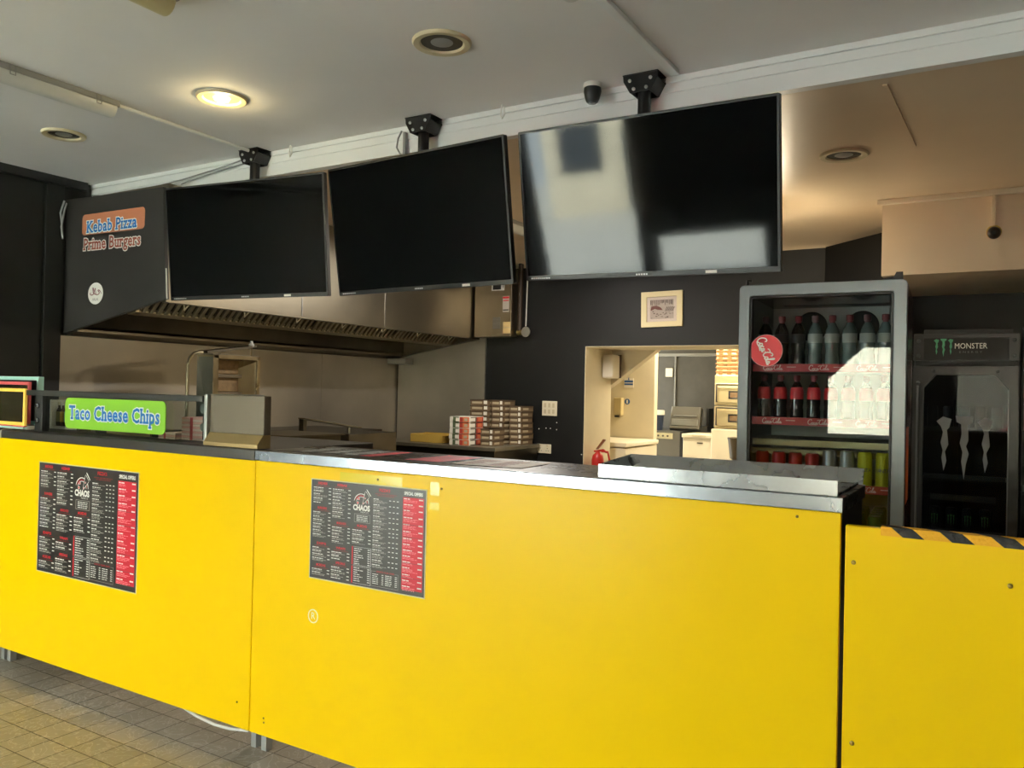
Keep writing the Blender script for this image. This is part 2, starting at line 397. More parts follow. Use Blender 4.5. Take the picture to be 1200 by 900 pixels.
for wx in (.2, 2.8):
    for wy in (-10.95, -9.45): MB().lathe([(.3, -.1), (.3, .1)], (wx, wy, .18), blackp, 'y', 20).build('wheel', car)

# ------------------------------------------------------------------ counter
CY = 2.25
ct = thing('service_counter', (-2.9, 2.45, 0), 'long yellow takeaway counter with a steel worktop edge', 'counter')
MB().box((-5.80, CY, .135), (-2.531, CY+.02, 1.204), yellow).build('front_panel', ct, bevel=.0015)
MB().box((-2.526, CY, .135), (-.352, CY+.02, 1.204), yellow).build('front_panel', ct, bevel=.0015)
o = MB().box((-.375, CY+.022, .135), (-.352, 2.63, 1.204), blackp).build('end_panel', ct); o['label'] = 'black end panel'
top = MB().box((-2.520, CY-.012, 1.206), (-.345, CY+.01, 1.245), steel_edge)
top.box((-2.520, CY+.01, 1.206), (-.345, 2.64, 1.2445), mat('worktop_steel', (96, 92, 86), .28, 1, noise=.15, nscale=5))
top.build('worktop', ct, bevel=.002)
t2 = MB().box((-5.80, CY-.012, 1.204), (-2.524, CY+.01, 1.245), dark_edge).box((-5.80, CY+.01, 1.206), (-2.524, 2.95, 1.2445), dark_edge)
t2.build('worktop', ct, bevel=.002)
galv = mat('galvanised_foot', (176, 178, 176), .5, .4)
for x in (-4.60, -2.655, -.6):
    MB().box((x, 2.375, 0), (x+.03, 2.41, .16), galv).box((x+.06, 2.375, 0), (x+.09, 2.41, .16), galv).box((x, 2.376, .07), (x+.09, 2.41, .16), galv).box((x, 2.27, .13), (x+.09, 2.41, .16), galv).build('leg', ct, bevel=.002)
for (x, z) in ((-1.9, 1.175), (-1.62, 1.165), (-.46, 1.185), (-2.447, .205), (-2.445, .188), (-2.6, .235), (-4.9, 1.15)):
    MB().lathe([(.004, 0), (.004, -.002), (.001, -.003)], (x, CY, z), mat('screw_brown', (120, 95, 40), .4, .6), axis='y', n=10).build('screw', ct)
# plastic cable dropping below the panel edge
tag(MB().tube([(-3.02, 2.262, .160), (-2.96, 2.262, .139), (-2.86, 2.262, .118), (-2.75, 2.262, .108), (-2.65, 2.262, .112), (-2.55, 2.262, .128), (-2.53, 2.266, .15)], .006, white_pl, 8).build('cable', smooth=True), 'thin white cable sagging below the yellow counter panel', 'cable')
# registered mark on the panel
rm = MB(); M0 = FACE(-2.198, CY-.0006, .642)
frame_prism(rm, [(.026*math.cos(t*PI/16), .026*math.sin(t*PI/16)) for t in range(32)], [(.0215*math.cos(t*PI/16), .022*math.sin(t*PI/16)) for t in range(32)], 'z', 0, .0005, mat('pale_gold', (250, 240, 200), .5), M0)
add_text(rm, 'R', M0 @ Matrix.Translation((0, 0, .0004)), MATS['pale_gold'], .036)
rmo = rm.build('registered_mark', ct, fixn=False)

# hatch panel with hazard strip
ha = thing('counter_gate', (.4, 2.26, 0), 'yellow gate panel with a black and yellow hazard strip on top', 'counter gate')
MB().box((-.340, CY+.002, .12), (1.3, CY+.03, 1.174), yellow).build('panel', ha, bevel=.002)
hz_y = mat('hazard_yellow', (246, 178, 22), .6, bump=.3, bscale=90); hz_k = mat('hazard_black', (42, 40, 40), .7, bump=.3, bscale=90)
hz = MB(); x = -.256; pts = [(-.256, 0)]; L = 1.55; w = .062; k = 0
hz.box((-.256, CY-.004, 1.158), (1.3, CY+.034, 1.180), hz_y)
xx = -.232
while xx < 1.2:
    hz.add([(xx, CY-.0046, 1.1805), (xx+.048, CY-.0046, 1.1805), (xx+.075, CY-.0046, 1.1578), (xx+.027, CY-.0046, 1.1578)], [(0, 1, 2, 3)], hz_k)
    hz.add([(xx, CY-.0046, 1.1806), (xx+.048, CY-.0046, 1.1806), (xx+.013, CY+.034, 1.1806), (xx-.035, CY+.034, 1.1806)], [(0, 1, 2, 3)], hz_k)
    xx += .108
o = hz.build('hazard_strip', ha, fixn=False); o['label'] = 'black and yellow striped anti-slip strip'
for (x, z) in ((-.319, 1.081), (.024, 1.069), (-.315, .62), (.03, .6)):
    MB().lathe([(.006, 0), (.006, -.002), (.002, -.004)], (x, CY+.002, z), mat('brass_screw', (170, 140, 70), .35, .8), axis='y', n=12).build('screw', ha)

# steel tray on the worktop
ty = thing('steel_tray', (-.7, 2.44, 1.246), 'long shallow stainless steel tray on the right end of the counter', 'tray')
tm = mat('tray_steel', (165, 168, 172), .28, 1, noise=.2, nscale=9); zt = 1.246
tb = MB().box((-1.045, 2.262, zt), (-.362, 2.62, zt+.004), tm)
MB().box((-1.045, 2.258, zt), (-.362, 2.262, zt+.040), tm).build('front_wall', ty)
tb.add([(-1.085, 2.62, zt), (-.350, 2.62, zt), (-.350, 2.645, zt+.046), (-1.10, 2.645, zt+.046), (-1.085, 2.625, zt), (-.350, 2.625, zt), (-.350, 2.65, zt+.046), (-1.10, 2.65, zt+.046)],
       [(0, 1, 2, 3), (4, 7, 6, 5), (3, 2, 6, 7), (0, 3, 7, 4), (1, 5, 6, 2)], tm)
tb.add([(-1.045, 2.262, zt), (-1.085, 2.62, zt), (-1.10, 2.645, zt+.046), (-1.045, 2.258, zt+.040)], [(0, 1, 2, 3)], tm)
tb.box((-.366, 2.262, zt), (-.362, 2.62, zt+.006), tm)
tb.build('pan', ty)

# paper menus lying on the worktop
def flat_menu(x, y, w, d, rot, label, z, red=0, pale=0):
    M = Matrix.Translation((x, y, z)) @ Matrix.Rotation(rot, 4, 'Z')
    b = MB().box((-w/2, -d/2, 0), (w/2, d/2, .001), mat('menu_black', (38, 35, 32), .45) if not pale else mat('menu_pale', (196, 178, 158), .55), M)
    if red: b.box((w/2-red, -d/2+.005, .001), (w/2-.01, d/2-.005, .0014), red_ink, M)
    for k in range(14):
        yy = -d/2+.02+k*(d-.04)/14
        for c in range(3 if w > .3 else 2):
            x0 = -w/2+.015+c*.11
            if x0+.08 < w/2-red: b.box((x0, yy, .001), (x0+random.uniform(.05, .085), yy+.004, .0013), white_ink if not pale else mat('menu_text_brown', (150, 90, 80), .6), M)
    tag(b.build('paper_menu', fixn=True), label, 'menu')
flat_menu(-2.20, 2.46, .40, .27, .03, 'black menu sheet with red column lying on the counter beside the steel splash panel', 1.2448, .07)
flat_menu(-1.76, 2.46, .17, .27, -.05, 'red takeaway leaflet lying on the middle of the counter', 1.2448, .165)
flat_menu(-1.50, 2.44, .27, .24, .06, 'pale takeaway leaflet lying on the counter beside the red leaflet', 1.2462, 0, 1)

# ------------------------------------------------------------------ menu posters on the counter front
def poster(x0, z0, x1, z1, label):
    w, h = x1-x0, z1-z0; y = CY-.0004
    root = thing('menu_poster', (x0, y, z0), label, 'poster')
    b = MB(); bk = mat('poster_black', (52, 49, 46), .35); bo = mat('poster_border', (225, 215, 170), .5)
    b.box((x0-.004, y-.0012, z0-.004), (x1+.004, y, z1+.004), bo); b.box((x0, y-.0018, z0), (x1, y-.0012, z1), bk)
    U = lambda u, v: (x0+u*w, z1-v*h)
    def rect(u0, v0, u1, v1, m, d=.0022):
        a, c = U(u0, v0), U(u1, v1); b.box((a[0], y-d, c[1]), (c[0], y-.0018, a[1]), m)
    def line(u0, v, u1, m, t=.006):   # broken line of word-like dashes
        u = u0
        while u < u1-.004:
            e = min(u+random.uniform(.012, .035), u1); rect(u, v, e, v+t, m); u = e+.005
    def txt(s, u, v, size, m, width=None, off=0):
        p = U(u, v); add_text(b, s, FACE(p[0], y-.0024, p[1]), m, size*h, off*h, width=width*w if width else None)
    soft = mat('poster_small_print', (176, 172, 166), .6)
    def block(u0, u1, v0, v1, head, price=True):
        txt(head, (u0+u1)/2, v0+.012, .032, red_ink, (u1-u0)*.5, .001)
        line(u0+.02, v0+.035, u1-.02, mat('poster_dull_red', (150, 40, 44), .6), .004)
        v = v0+.052
        while v < v1-.01:
            line(u0, v, u0+(u1-u0)*random.uniform(.35, .6), white_ink, .008)
            if price: rect(u1-.028, v, u1-.006, v+.008, white_ink)
            v += .016
            for _ in range(random.choice((1, 2))):
                if v < v1-.005: line(u0, v, u0+(u1-u0)*random.uniform(.5, .78), soft, .0045); v += .0105
            v += .006
    block(.02, .19, .02, .24, 'SIDES'); block(.02, .19, .27, .60, 'BURGERS'); block(.02, .19, .63, .83, 'DIPS'); block(.02, .19, .85, .98, 'KIDS')
    block(.20, .37, .02, .37, 'KEBAB'); block(.20, .37, .40, .62, 'MUNCH BOX'); block(.20, .37, .65, .78, 'WRAPS'); block(.20, .37, .80, .98, 'SPECIALS')
    block(.385, .555, .40, .60, 'KIDS'); 
    # boxed lists under the logo
    for v0, v1 in ((.62, .80), (.81, .98)):
        rect(.385, v0, .395, v1, red_ink); 
        for (a, c, d, e) in ((.40, v0, .555, v0+.002), (.40, v1-.002, .555, v1), (.553, v0, .555, v1)): rect(a, c, d, e, white_ink)
        v = v0+.015
        while v < v1-.01:
            line(.405, v, .405+random.uniform(.04, .09), white_ink, .007); rect(.525, v, .545, v+.007, white_ink); v += .021
    b.build('sheet', root, fixn=False); b = MB()
    # logo: pizza with a lifted slice
    cx, cy = .46, .19
    def arc(r, a0, a1, wd, m):
        c = U(cx, cy); pts = [(r*h*math.cos(a), r*h*math.sin(a)) for a in [a0+(a1-a0)*k/10 for k in range(11)]]
        ribbon(b, pts, wd*h, m, FACE(c[0], y-.0026, c[1]), 2)
    arc(.095, .0, 2.9, .009, white_ink); arc(.078, .1, 2.75, .007, red_ink); arc(.065, .0, 2.9, .006, white_ink)
    c = U(cx+.012, cy-.04); Ms = FACE(c[0], y-.0028, c[1])
    b.prism([(0, -.05*h), (.085*h, .03*h), (.035*h, .085*h)], 'z', 0, .0003, bk, Ms)
    for pa, pb in (((0, -.05), (.035, .085)), ((.035, .085), (.085, .03)), ((.085, .03), (0, -.05)), ((.048, .105), (.105, .04))): ribbon(b, [(pa[0]*h, pa[1]*h), (pb[0]*h, pb[1]*h)], .009*h, white_ink, Ms, 6)
    for (du, dv, r) in ((-.022, -.045, .013), (-.03, -.005, .014), (.02, -.005, .008), (.035, -.055, .008)):
        c = U(cx+du, cy+dv); Mx = FACE(c[0], y-.0030, c[1])
        ring = [(r*h*math.cos(t*PI/8), r*h*math.sin(t*PI/8)) for t in range(16)]; b.prism(ring, 'z', 0, .0003, white_ink, Mx)
        b.prism([(p[0]*.72, p[1]*.72) for p in ring], 'z', .0003, .0005, red_ink, Mx)
    txt('CHAOS', .462, .235, .075, white_ink, .145, .004)
    txt('PIZZA CO', .49, .275, .018, white_ink, .07)
    for (a, c_, d, e) in ((.40, .295, .54, .298), (.40, .375, .54, .378), (.40, .295, .402, .378), (.538, .295, .54, .378)): rect(a, c_, d, e, soft)
    for k in range(4): line(.42, .31+k*.016, .52, white_ink, .006)
    b.build('logo', root, fixn=False); b = MB()
    # pizzas column
    txt("PIZZA'S", .66, .04, .04, red_ink, .09, .001); line(.58, .075, .76, MATS['poster_dull_red'], .005); line(.60, .09, .74, MATS['poster_dull_red'], .005)
    v = .125
    while v < .80:
        line(.565, v, .565+random.uniform(.05, .08), white_ink, .008)
        for k in range(3): rect(.70+.032*k, v+.004, .716+.032*k, v+.012, white_ink)
        v += .016
        for _ in range(random.choice((1, 2, 3))): line(.565, v, .565+random.uniform(.08, .125), soft, .0045); v += .0105
        v += .008
    txt('CREATE YOUR OWN', .68, .83, .022, red_ink, .15)
    for (a, c_, d, e) in ((.56, .83, .60, .832), (.76, .83, .79, .832), (.56, .83, .561, .975), (.789, .83, .79, .975), (.56, .973, .79, .975)): rect(a, c_, d, e, soft)
    for k in range(6): line(.57, .855+k*.018, .62, white_ink, .006); rect(.65, .855+k*.018, .665, .861+k*.018, white_ink); line(.68, .855+k*.018, .735, white_ink, .006); rect(.762, .855+k*.018, .78, .861+k*.018, white_ink)
    b.build('pizza_list', root, fixn=False); b = MB()
    # special offers column
    txt('SPECIAL OFFERS', .90, .045, .042, white_ink, .15, .002)
    pink = mat('poster_red_field', (200, 22, 48), .5); pale = mat('poster_pale_print', (246, 150, 160), .6)
    rect(.815, .08, .985, .955, pink, .0020)
    for v in (.335, .455, .70, .84): rect(.815, v, .985, v+.003, bk, .0024)
    v = .09
    while v < .93:
        line(.822, v, .822+random.uniform(.05, .08), white_ink, .010); rect(.945, v, .978, v+.012, white_ink); v += .018
        for _ in range(random.choice((2, 3))): line(.822, v, .822+random.uniform(.06, .13), pale, .0045); v += .0115
        v += .014
    b.build('offers_column', root, fixn=False)['label'] = 'red special offers column'
    return root
poster(-4.050, .572, -3.268, 1.100, 'larger black and red pizza menu poster at the left end of the counter front')
poster(-2.219, .787, -1.684, 1.153, 'smaller black and red pizza menu poster on the middle of the counter front')
tp = mat('clear_tape', (240, 214, 60), .15)
for i, (x0, z0, x1, z1) in enumerate(((-2.08, 1.157, -1.79, 1.19), (-1.668, 1.14, -1.63, 1.185), (-1.668, 1.09, -1.63, 1.115))):
    tag(MB().box((x0, CY-.0006, z0), (x1, CY, z1), tp).build('tape'), ['long strip of clear tape above the smaller menu poster', 'upper patch of clear tape right of the smaller menu poster', 'lower patch of clear tape right of the smaller menu poster'][i], 'tape')

# ------------------------------------------------------------------ televisions on ceiling poles
def make_tv():
    t = thing('wall_television', (0, 0, 0), '', 'television', 'menu televisions hung above the counter')
    w, h = 1.235, .71
    b = MB().prism(rounded(-w/2, -h/2, w/2, h/2, .006, 2), 'y', 0, .03, blackp)
    b.box((-w/2+.12, .03, -h/2+.08), (w/2-.12, .062, h/2-.16), blackp); b.build('casing', t, False, bevel=.002)
    sm = mat('tv_screen', (9, 10, 11), .055, spec=.22)
    MB().box((-w/2+.012, -.0015, -h/2+.024), (w/2-.012, 0, h/2-.012), sm).build('screen', t, False)
    lg = MB(); lm = mat('tv_logo', (200, 202, 205), .4)
    for k in range(9): lg.box((-w/2+.03+k*.012, -.001, -h/2+.008), (-w/2+.038+k*.012, 0, -h/2+.014), lm)
    lg.build('brand_mark', t, False); lg = MB()
    for k in range(5): lg.box((-.03+k*.012, -.001, -h/2+.008), (-.022+k*.012, 0, -h/2+.015), lm)
    lg.build('brand_mark', t, False)
    MB().box((w*.24, -.001, -h/2+.006), (w*.24+.05, 0, -h/2+.018), white_pl).build('sticker', t, False)
    return t
def pole_mount(x, y, ztop, zbot, label):
    t = thing('ceiling_mount', (x, y, ztop), label, 'tv mount', 'television ceiling mounts')
    M = Matrix.Translation((x, y, ztop)) 
    b = MB()
    prof = [(-.085, 0), (.085, 0), (.082, -.03), (.05, -.085), (-.05, -.085), (-.082, -.03)]
    b.prism(prof, 'y', -.055, -.050, blackm, M); b.prism(prof, 'y', .050, .055, blackm, M); b.prism([(-.085, 0), (.085, 0), (.085, -.004), (-.085, -.004)], 'y', -.06, .06, blackm, M)
    b.prism([(-.083, -.03), (-.048, -.085), (-.044, -.085), (-.079, -.03)], 'y', -.05, .05, blackm, M)
    b.prism([(.083, -.03), (.048, -.085), (.044, -.085), (.079, -.03)], 'y', -.05, .05, blackm, M)
    b.build('bracket', t, bevel=.001)
    for (dx, dz) in ((-.05, -.03), (.05, -.03), (-.03, -.07), (.03, -.07)): MB().lathe([(.008, 0), (.008, -.006), (.004, -.008)], (x+dx, y-.055, ztop+dz), mat('bolt_steel', (190, 190, 186), .3, .9), 'y', 10).build('bolt', t)
    MB().tube([(x, y, ztop-.07), (x, y, zbot)], .03, blackm, 20).build('pole', t, smooth=True)
    a = MB().box((x-.13, y-.045, zbot-.24), (x-.10, y-.015, zbot+.12), blackm).box((x+.10, y-.045, zbot-.24), (x+.13, y-.015, zbot+.12), blackm).box((x-.14, y-.03, zbot-.1), (x+.14, y+.01, zbot-.02), blackm)
    a.build('arm', t)
    return t
tvp = [((-3.974, 3.393, 2.386), (6.94, 6.14, .18), 'plain dark television at the left end, beside the black sign panel'),
       ((-2.658, 3.385, 2.374), (-5.01, 9.2, .22), 'plain dark television hanging in the middle of the three'),
       ((-1.398, 3.394, 2.381), (-1.95, 11.1, 1.36), 'television at the right, its screen reflecting bright windows')]
tv0 = make_tv()
for i, (loc, (yw, ti, ro), lab) in enumerate(tvp):
    t = tv0 if i == 0 else copy_tree(tv0)
    Rm = Matrix.Rotation(math.radians(yw), 4, 'Z') @ Matrix.Rotation(math.radians(ti), 4, 'X') @ Matrix.Rotation(math.radians(ro), 4, 'Y')
    t.matrix_world = Matrix.Translation(loc) @ Rm
    t['label'] = lab
for (x, y, lab) in ((-4.0, 3.45, 'black ceiling mount and pole above the left television'), (-2.69, 3.45, 'black ceiling mount and pole above the middle television'), (-1.425, 3.45, 'black ceiling mount and pole above the right television')):
    pole_mount(x, y+.045, 2.958, 2.62, lab)

# ------------------------------------------------------------------ ceiling fittings
def downlight(x, y, z, label, lit=False, r=.125, lens=(92, 88, 80)):
    t = thing('downlight', (x, y, z), label, 'ceiling light', 'recessed ceiling downlights')
    b = MB().lathe([(r, 0), (r, -.006), (r*.95, -.014), (r*.76, -.012), (r*.70, -.002), (r*.70, 0)], (x, y, z), cream_pl, n=40)
    b.build('rim', t, smooth=True)
    if lit:
        lm = mat('lit_lens', (255, 225, 90), .4, emit=(255, 222, 96), es=.75)
        MB().lathe([(r*.74, -.002), (r*.5, -.003), (r*.30, -.004)], (x, y, z), lm, n=32).build('lens', t, smooth=True)
        MB().lathe([(r*.34, -.004), (r*.28, -.016), (.0001, -.022)], (x, y, z), mat('lit_bulb', (255, 245, 190), .4, emit=(255, 240, 180), es=3.5), n=24).build('bulb', t, smooth=True)
        light('downlight_lamp', 'POINT', (x, y, z-.06), 2, (1, .8, .4), .04)
    else:
        gm = mat('dull_lens', lens, .25)
        MB().lathe([(r*.74, -.003), (r*.6, -.0035), (r*.38, -.004)], (x, y, z), gm, n=32).build('lens', t, smooth=True)
        MB().lathe([(r*.38, -.004), (r*.30, -.008), (.0001, -.009)], (x, y, z), mat('dull_bulb', (150, 150, 146), .3), n=24).build('bulb', t, smooth=True)
downlight(-2.034, 2.752, ZC, 'unlit downlight with cream rim in the ceiling above the middle television')
downlight(-3.415, 2.76, ZC, 'yellow lit downlight in the ceiling above the left television', True)
downlight(-4.765, 2.733, ZC, 'unlit downlight in the ceiling near the black left wall', r=.12)
downlight(-.755, 4.71, ZK, 'unlit downlight in the beige kitchen ceiling beside the right television', r=.125, lens=(84, 70, 48))

def batten(x, y0, y1, z, label, w=.10, clips=True, aged=False):
    """closed weatherproof tube fitting running along Y"""
    t = thing('tube_light', (x, (y0+y1)/2, z), label, 'ceiling light', 'fluorescent tube fittings')
    MB().prism([(x-w*.5, z), (x-w*.5, z-.028), (x-w*.55, z-.032), (x+w*.55, z-.032), (x+w*.5, z-.028), (x+w*.5, z)], 'y', y0, y1, mat('fitting_grey', (150, 148, 142), .5)).build('housing', t, bevel=.004)
    pr = [(x+w*.52*math.cos(a), z-.03-.055*math.sin(a)) for a in [PI*k/10 for k in range(11)]]
    MB().prism(pr, 'y', y0+.012, y1-.012, mat('diffuser_aged', (196, 184, 140), .35) if aged else mat('diffuser_white', (206, 206, 200), .3)).build('diffuser', t, bevel=.006, smooth=True)
    if clips:
        cm = mat('clip_steel', (150, 150, 148), .35, .9); k = 0
        y = y1-.12
        while y > y0:
            for s_ in (-1, 1):
                b = MB().tube([(x+s_*w*.57, y-.012, z-.008), (x+s_*w*.60, y-.012, z-.05), (x+s_*w*.60, y+.012, z-.05), (x+s_*w*.57, y+.012, z-.008)], .0022, cm, 6)
                b.build('clip', t)
            y -= .42; k += 1
    return t
batten(-3.99, 1.35, 2.55, ZC, 'white tube light fitting on the ceiling at the left edge')
batten(-2.70, .80, 1.94, ZC, 'yellowed tube light fitting at the top edge of the ceiling, nearest the camera', aged=True)
batten(-1.315, 1.50, 2.565, ZC, 'tube light fitting at the top edge beside the square conduit, only its end showing', clips=False)
kl = batten(-3.3, 5.0, 6.1, ZK, 'tube light fitting on the kitchen ceiling behind the televisions', clips=False)
# conduits on the ceiling
def conduit(pts, r, label, m=beam_white):
    return tag(MB().tube(pts, r, m, 8).build('conduit', smooth=True), label, 'conduit')
conduit([(-3.98, 2.55, ZC-.012), (-4.0, 3.50, ZC-.012)], .011, 'thin white conduit from the left tube light to the left television mount')
tag(MB().box((-1.30, 2.565, ZC-.02), (-1.262, 3.5, ZC), beam_white).build('conduit', bevel=.003), 'white square conduit running across the ceiling to the right television mount', 'conduit')
conduit([(-5.75, 3.515, 2.87), (-5.5, 3.515, 2.835), (-5.1, 3.515, 2.845), (-4.7, 3.515, 2.87), (-4.3, 3.515, 2.905), (-4.05, 3.50, 2.93)], .005, 'loose grey cable drooping from the left television mount towards the corner', grey_pl)
conduit([(-4.75, 3.53, 2.845), (-4.5, 3.53, 2.875), (-4.1, 3.53, 2.91)], .005, 'short grey cable above the black sign panel', grey_pl)
conduit([(-2.87, 3.53, 2.93), (-2.89, 3.525, 2.89), (-2.90, 3.525, 2.84), (-2.87, 3.53, 2.79)], .005, 'thin looped cable beside the middle television mount', grey_pl)
tag(MB().box((-2.86, 3.53, 2.78), (-2.845, 3.56, 2.92), grey_pl).build('conduit'), 'short grey vertical conduit on the beam beside the middle television mount', 'conduit')
for (x, lab) in ((-3.70, 'white hook on the beam left of the middle television mount'), (-2.20, 'white hook on the beam between the middle mount and the dome camera')):
    tag(MB().tube([(x, 3.50, 2.955), (x, 3.49, 2.90), (x+.012, 3.485, 2.88), (x+.022, 3.49, 2.90), (x+.015, 3.495, 2.945)], .0035, white_pl, 6).build('hook', smooth=True), lab, 'hook')
# dome camera
dc = thing('security_camera', (-1.675, 3.465, ZC-.0), 'black turret camera on a white base at the ceiling edge beside the right television mount', 'security camera', )
MB().lathe([(.042, 0), (.044, -.016), (.038, -.026)], (-1.675, 3.465, ZC), white_pl, n=28).build('base', dc, smooth=True)
MB().lathe([(.040, -.016), (.042, -.038), (.034, -.072), (.028, -.086), (.024, -.09)], (-1.675, 3.465, ZC), blackp, n=28).build('housing', dc, smooth=True)
MB().lathe([(.022, -.089), (.020, -.094), (.0001, -.095)], (-1.675, 3.465, ZC), mat('lens_glass', (60, 66, 70), .1), n=20).build('lens', dc, smooth=True)
# turret camera on soffit with conduit
tc_ = thing('security_camera', (-.055, 5.92, 2.56), 'black turret camera with a yellowed base on the beige soffit', 'security camera')
MB().lathe([(.042, 0), (.042, -.02), (.034, -.03)], (-.055, 5.92, 2.565), mat('aged_yellow_plastic', (190, 160, 60), .5), 'y', 24).build('base', tc_, smooth=True)
MB().lathe([(.036, -.02), (.038, -.05), (.028, -.07), (.016, -.076)], (-.055, 5.92, 2.555), blackp, 'y', 24).build('housing', tc_, smooth=True)
MB().lathe([(.014, -.074), (.012, -.08), (.0001, -.081)], (-.055, 5.92, 2.552), MATS['lens_glass'], 'y', 16).build('lens', tc_, smooth=True)
tag(MB().box((-.072, 5.895, 2.60), (-.048, 5.92, 2.795), beige_paint).build('conduit', bevel=.003), 'beige conduit dropping from the soffit trim to the turret camera', 'conduit')
tag(MB().prism([(-.45, 3.73), (-.43, 3.73), (-.40, 4.70), (-.42, 4.70)], 'z', ZK-.006, ZK, beige_paint).build('cover_strip'), 'painted over cable strip on the beige kitchen ceiling', 'cable strip')

# glowing bulkhead lamps behind the televisions
def globe(x, y, z, label, e):
    t = thing('ceiling_lamp', (x, y, z), label, 'ceiling light')
    MB().tube([(x, y, z-.005), (x, y, z-.26)], .008, white_pl, 8).build('cord', t); z0 = z; z -= .24
    MB().lathe([(.05, 0), (.05, -.02), (.02, -.04)], (x, y, z0), white_pl, n=24).lathe([(.02, .02), (.06, -.02), (.055, -.03)], (x, y, z), white_pl, n=24).build('base', t, smooth=True)
    MB().lathe([(.055, -.02), (.085, -.055), (.085, -.09), (.055, -.125), (.0001, -.135)], (x, y, z), mat('lamp_globe', (255, 225, 160), .4, emit=(255, 214, 130), es=6), n=24).build('globe', t, smooth=True)
    light('globe_lamp', 'POINT', (x, y, z-.08), e, (1, .85, .60), .09)
globe(-1.43, 5.75, ZK, 'glowing globe lamp hanging from the kitchen ceiling behind the right television', 62)
# tube light glow of the kitchen
light('tube_lamp', 'AREA', (-3.3, 5.55, ZK-.10), 36, (1, .95, .87), size=(.1, 1.1))

# ------------------------------------------------------------------ extraction hood
HX0, HX1, HY0, HY1 = XL, -4.70, 3.40, 7.14
hd = thing('extraction_hood', (-5.2, 5.2, 2.0), 'long stainless steel extraction hood over the cooking line along the left wall', 'extractor hood')
hm = mat('hood_steel', (138, 130, 114), .36, 1, noise=.14, nscale=1.8)
MB().box((HX1-.02, HY0, 2.05), (HX1, HY1, 2.80), hm).box((HX1, 4.6, 2.05), (HX1+.003, 4.615, 2.8), steel).box((HX1, 5.6, 2.05), (HX1+.003, 5.615, 2.8), steel).build('front_face', hd, bevel=.002)
MB().prism([(HX0, 1.845), (HX1-.02, 2.055), (HX1-.02, 2.80), (HX0, 2.80)], 'y', HY1-.02, HY1, hm).build('end_face', hd)
MB().box((HX0, HY0, 2.79), (HX1, HY1, 2.815), hm).build('roof', hd)
rim = MB().prism([(HX1-.05, 2.035), (HX1, 2.035), (HX1, 2.055), (HX1-.05, 2.06)], 'y', HY0, HY1, hm)
rim.prism([(HX0, 1.835), (HX0+.13, 1.86), (HX0+.13, 1.90), (HX0, 1.90)], 'y', HY0, HY1, hm).prism([(HX0, 1.835), (HX1, 2.035), (HX1, 2.05), (HX0, 1.86)], 'y', HY1-.06, HY1, hm)
rim.build('rim', hd, bevel=.002)
MB().prism([(-5.11, 1.965), (-5.02, 1.98), (-5.02, 2.0), (-5.11, 1.985)], 'y', HY0, HY1-.06, mat('gutter_steel', (170, 156, 124), .35, 1)).build('gutter', hd, bevel=.002)
soft_ = MB().add([(-5.11, HY0, 1.985), (-5.11, HY1, 1.985), (HX0+.13, HY1, 2.12), (HX0+.13, HY0, 2.12)], [(0, 1, 2, 3)], steel_dark)
soft_.box((HX0+.11, HY0, 1.88), (HX0+.13, HY1, 2.13), steel_dark); soft_.build('inner_panel', hd, fixn=False)
# filters: sloping bank of baffles, each cassette a part
fd = mat('baffle_dark', (44, 39, 30), .5, .3); fl_ = mat('baffle_light', (132, 122, 98), .4, .35)
hk = mat('filter_ring', (230, 222, 190), .4)
ang = math.atan2(.30, .31); L = .43
for c in range(7):
    y0 = HY0+.03+c*.53; b = MB()
    Mf = Matrix.Translation((-5.03, 0, 1.995)) @ Matrix.Rotation(-ang, 4, 'Y')
    b.box((0, y0, .0), (L, y0+.52, .01), fd, Mf)
    for k in range(9):
        b.box((.0, y0+.012+k*.057, -.022), (L, y0+.040+k*.057, -.004), fl_, Mf)
    b.box((-.0, y0, -.01), (.02, y0+.52, .012), fl_, Mf)
    f = b.build('grease_filter', hd)
    h = MB()
    for yy in (y0+.26,):
        h.tube([Mf @ Vector((.15, yy, -.02)), Mf @ Vector((.11, yy, -.075)), Mf @ Vector((.19, yy+.02, -.075)), Mf @ Vector((.17, yy+.02, -.02))], .007, mat('filter_ring', (200, 190, 160), .4, .6), 6)
    h.build('handle', f)
# drip cup at the far corner
MB().box((-5.80, 6.98, 1.77), (-5.55, 7.12, 1.835), steel).build('drip_cup', hd, bevel=.004)

# black sign board closing the near end of the hood
sp = thing('sign_board', (-5.26, 3.36, 2.3), 'black sign board on the end of the hood reading Kebab Pizza Prime Burgers', 'sign')
pb = mat('black_board', (50, 49, 48), .38, noise=.08, nscale=2)
MB().prism([(-5.81, 1.845), (-4.655, 2.05), (-4.715, 2.785), (-5.81, 2.812)], 'y', 3.365, 3.39, pb).build('board', sp, bevel=.002)
MB().tube([(-4.652, 3.37, 2.05), (-4.668, 3.37, 2.25)], .004, white_pl, 6).build('edge_trim', sp)
def label_text(mb, s, x, z, w, size, y, m, om, rot=0):
    Mx = FACE(x, y, z, rot=rot)
    for off, mm, dy in ((.009, om, 0), (.0025, m, .0006)):
        v0, _ = text_geo(s, 1, 0, 'CENTER', 0, 1.06)
        xs = [p[0] for p in v0]; sc_ = w/(max(xs)-min(xs))
        add_serif_text(mb, s, Mx @ Matrix.Translation((0, 0, dy)) @ Matrix.Diagonal((sc_, size, 1, 1)), mm, off/size)
cop = mat('copper_brown', (186, 118, 86), .5); ro = 0
st = MB(); Ms = FACE(-5.25, 3.3645, 2.605, rot=-.012)
st.prism(rounded(-.355, -.073, .355, .073, .03), 'z', 0, .0008, cop, Ms)
label_text(st, 'Kebab Pizza', -5.265, 2.583, .56, .115, 3.3632, blue_ink, white_ink, -.01)
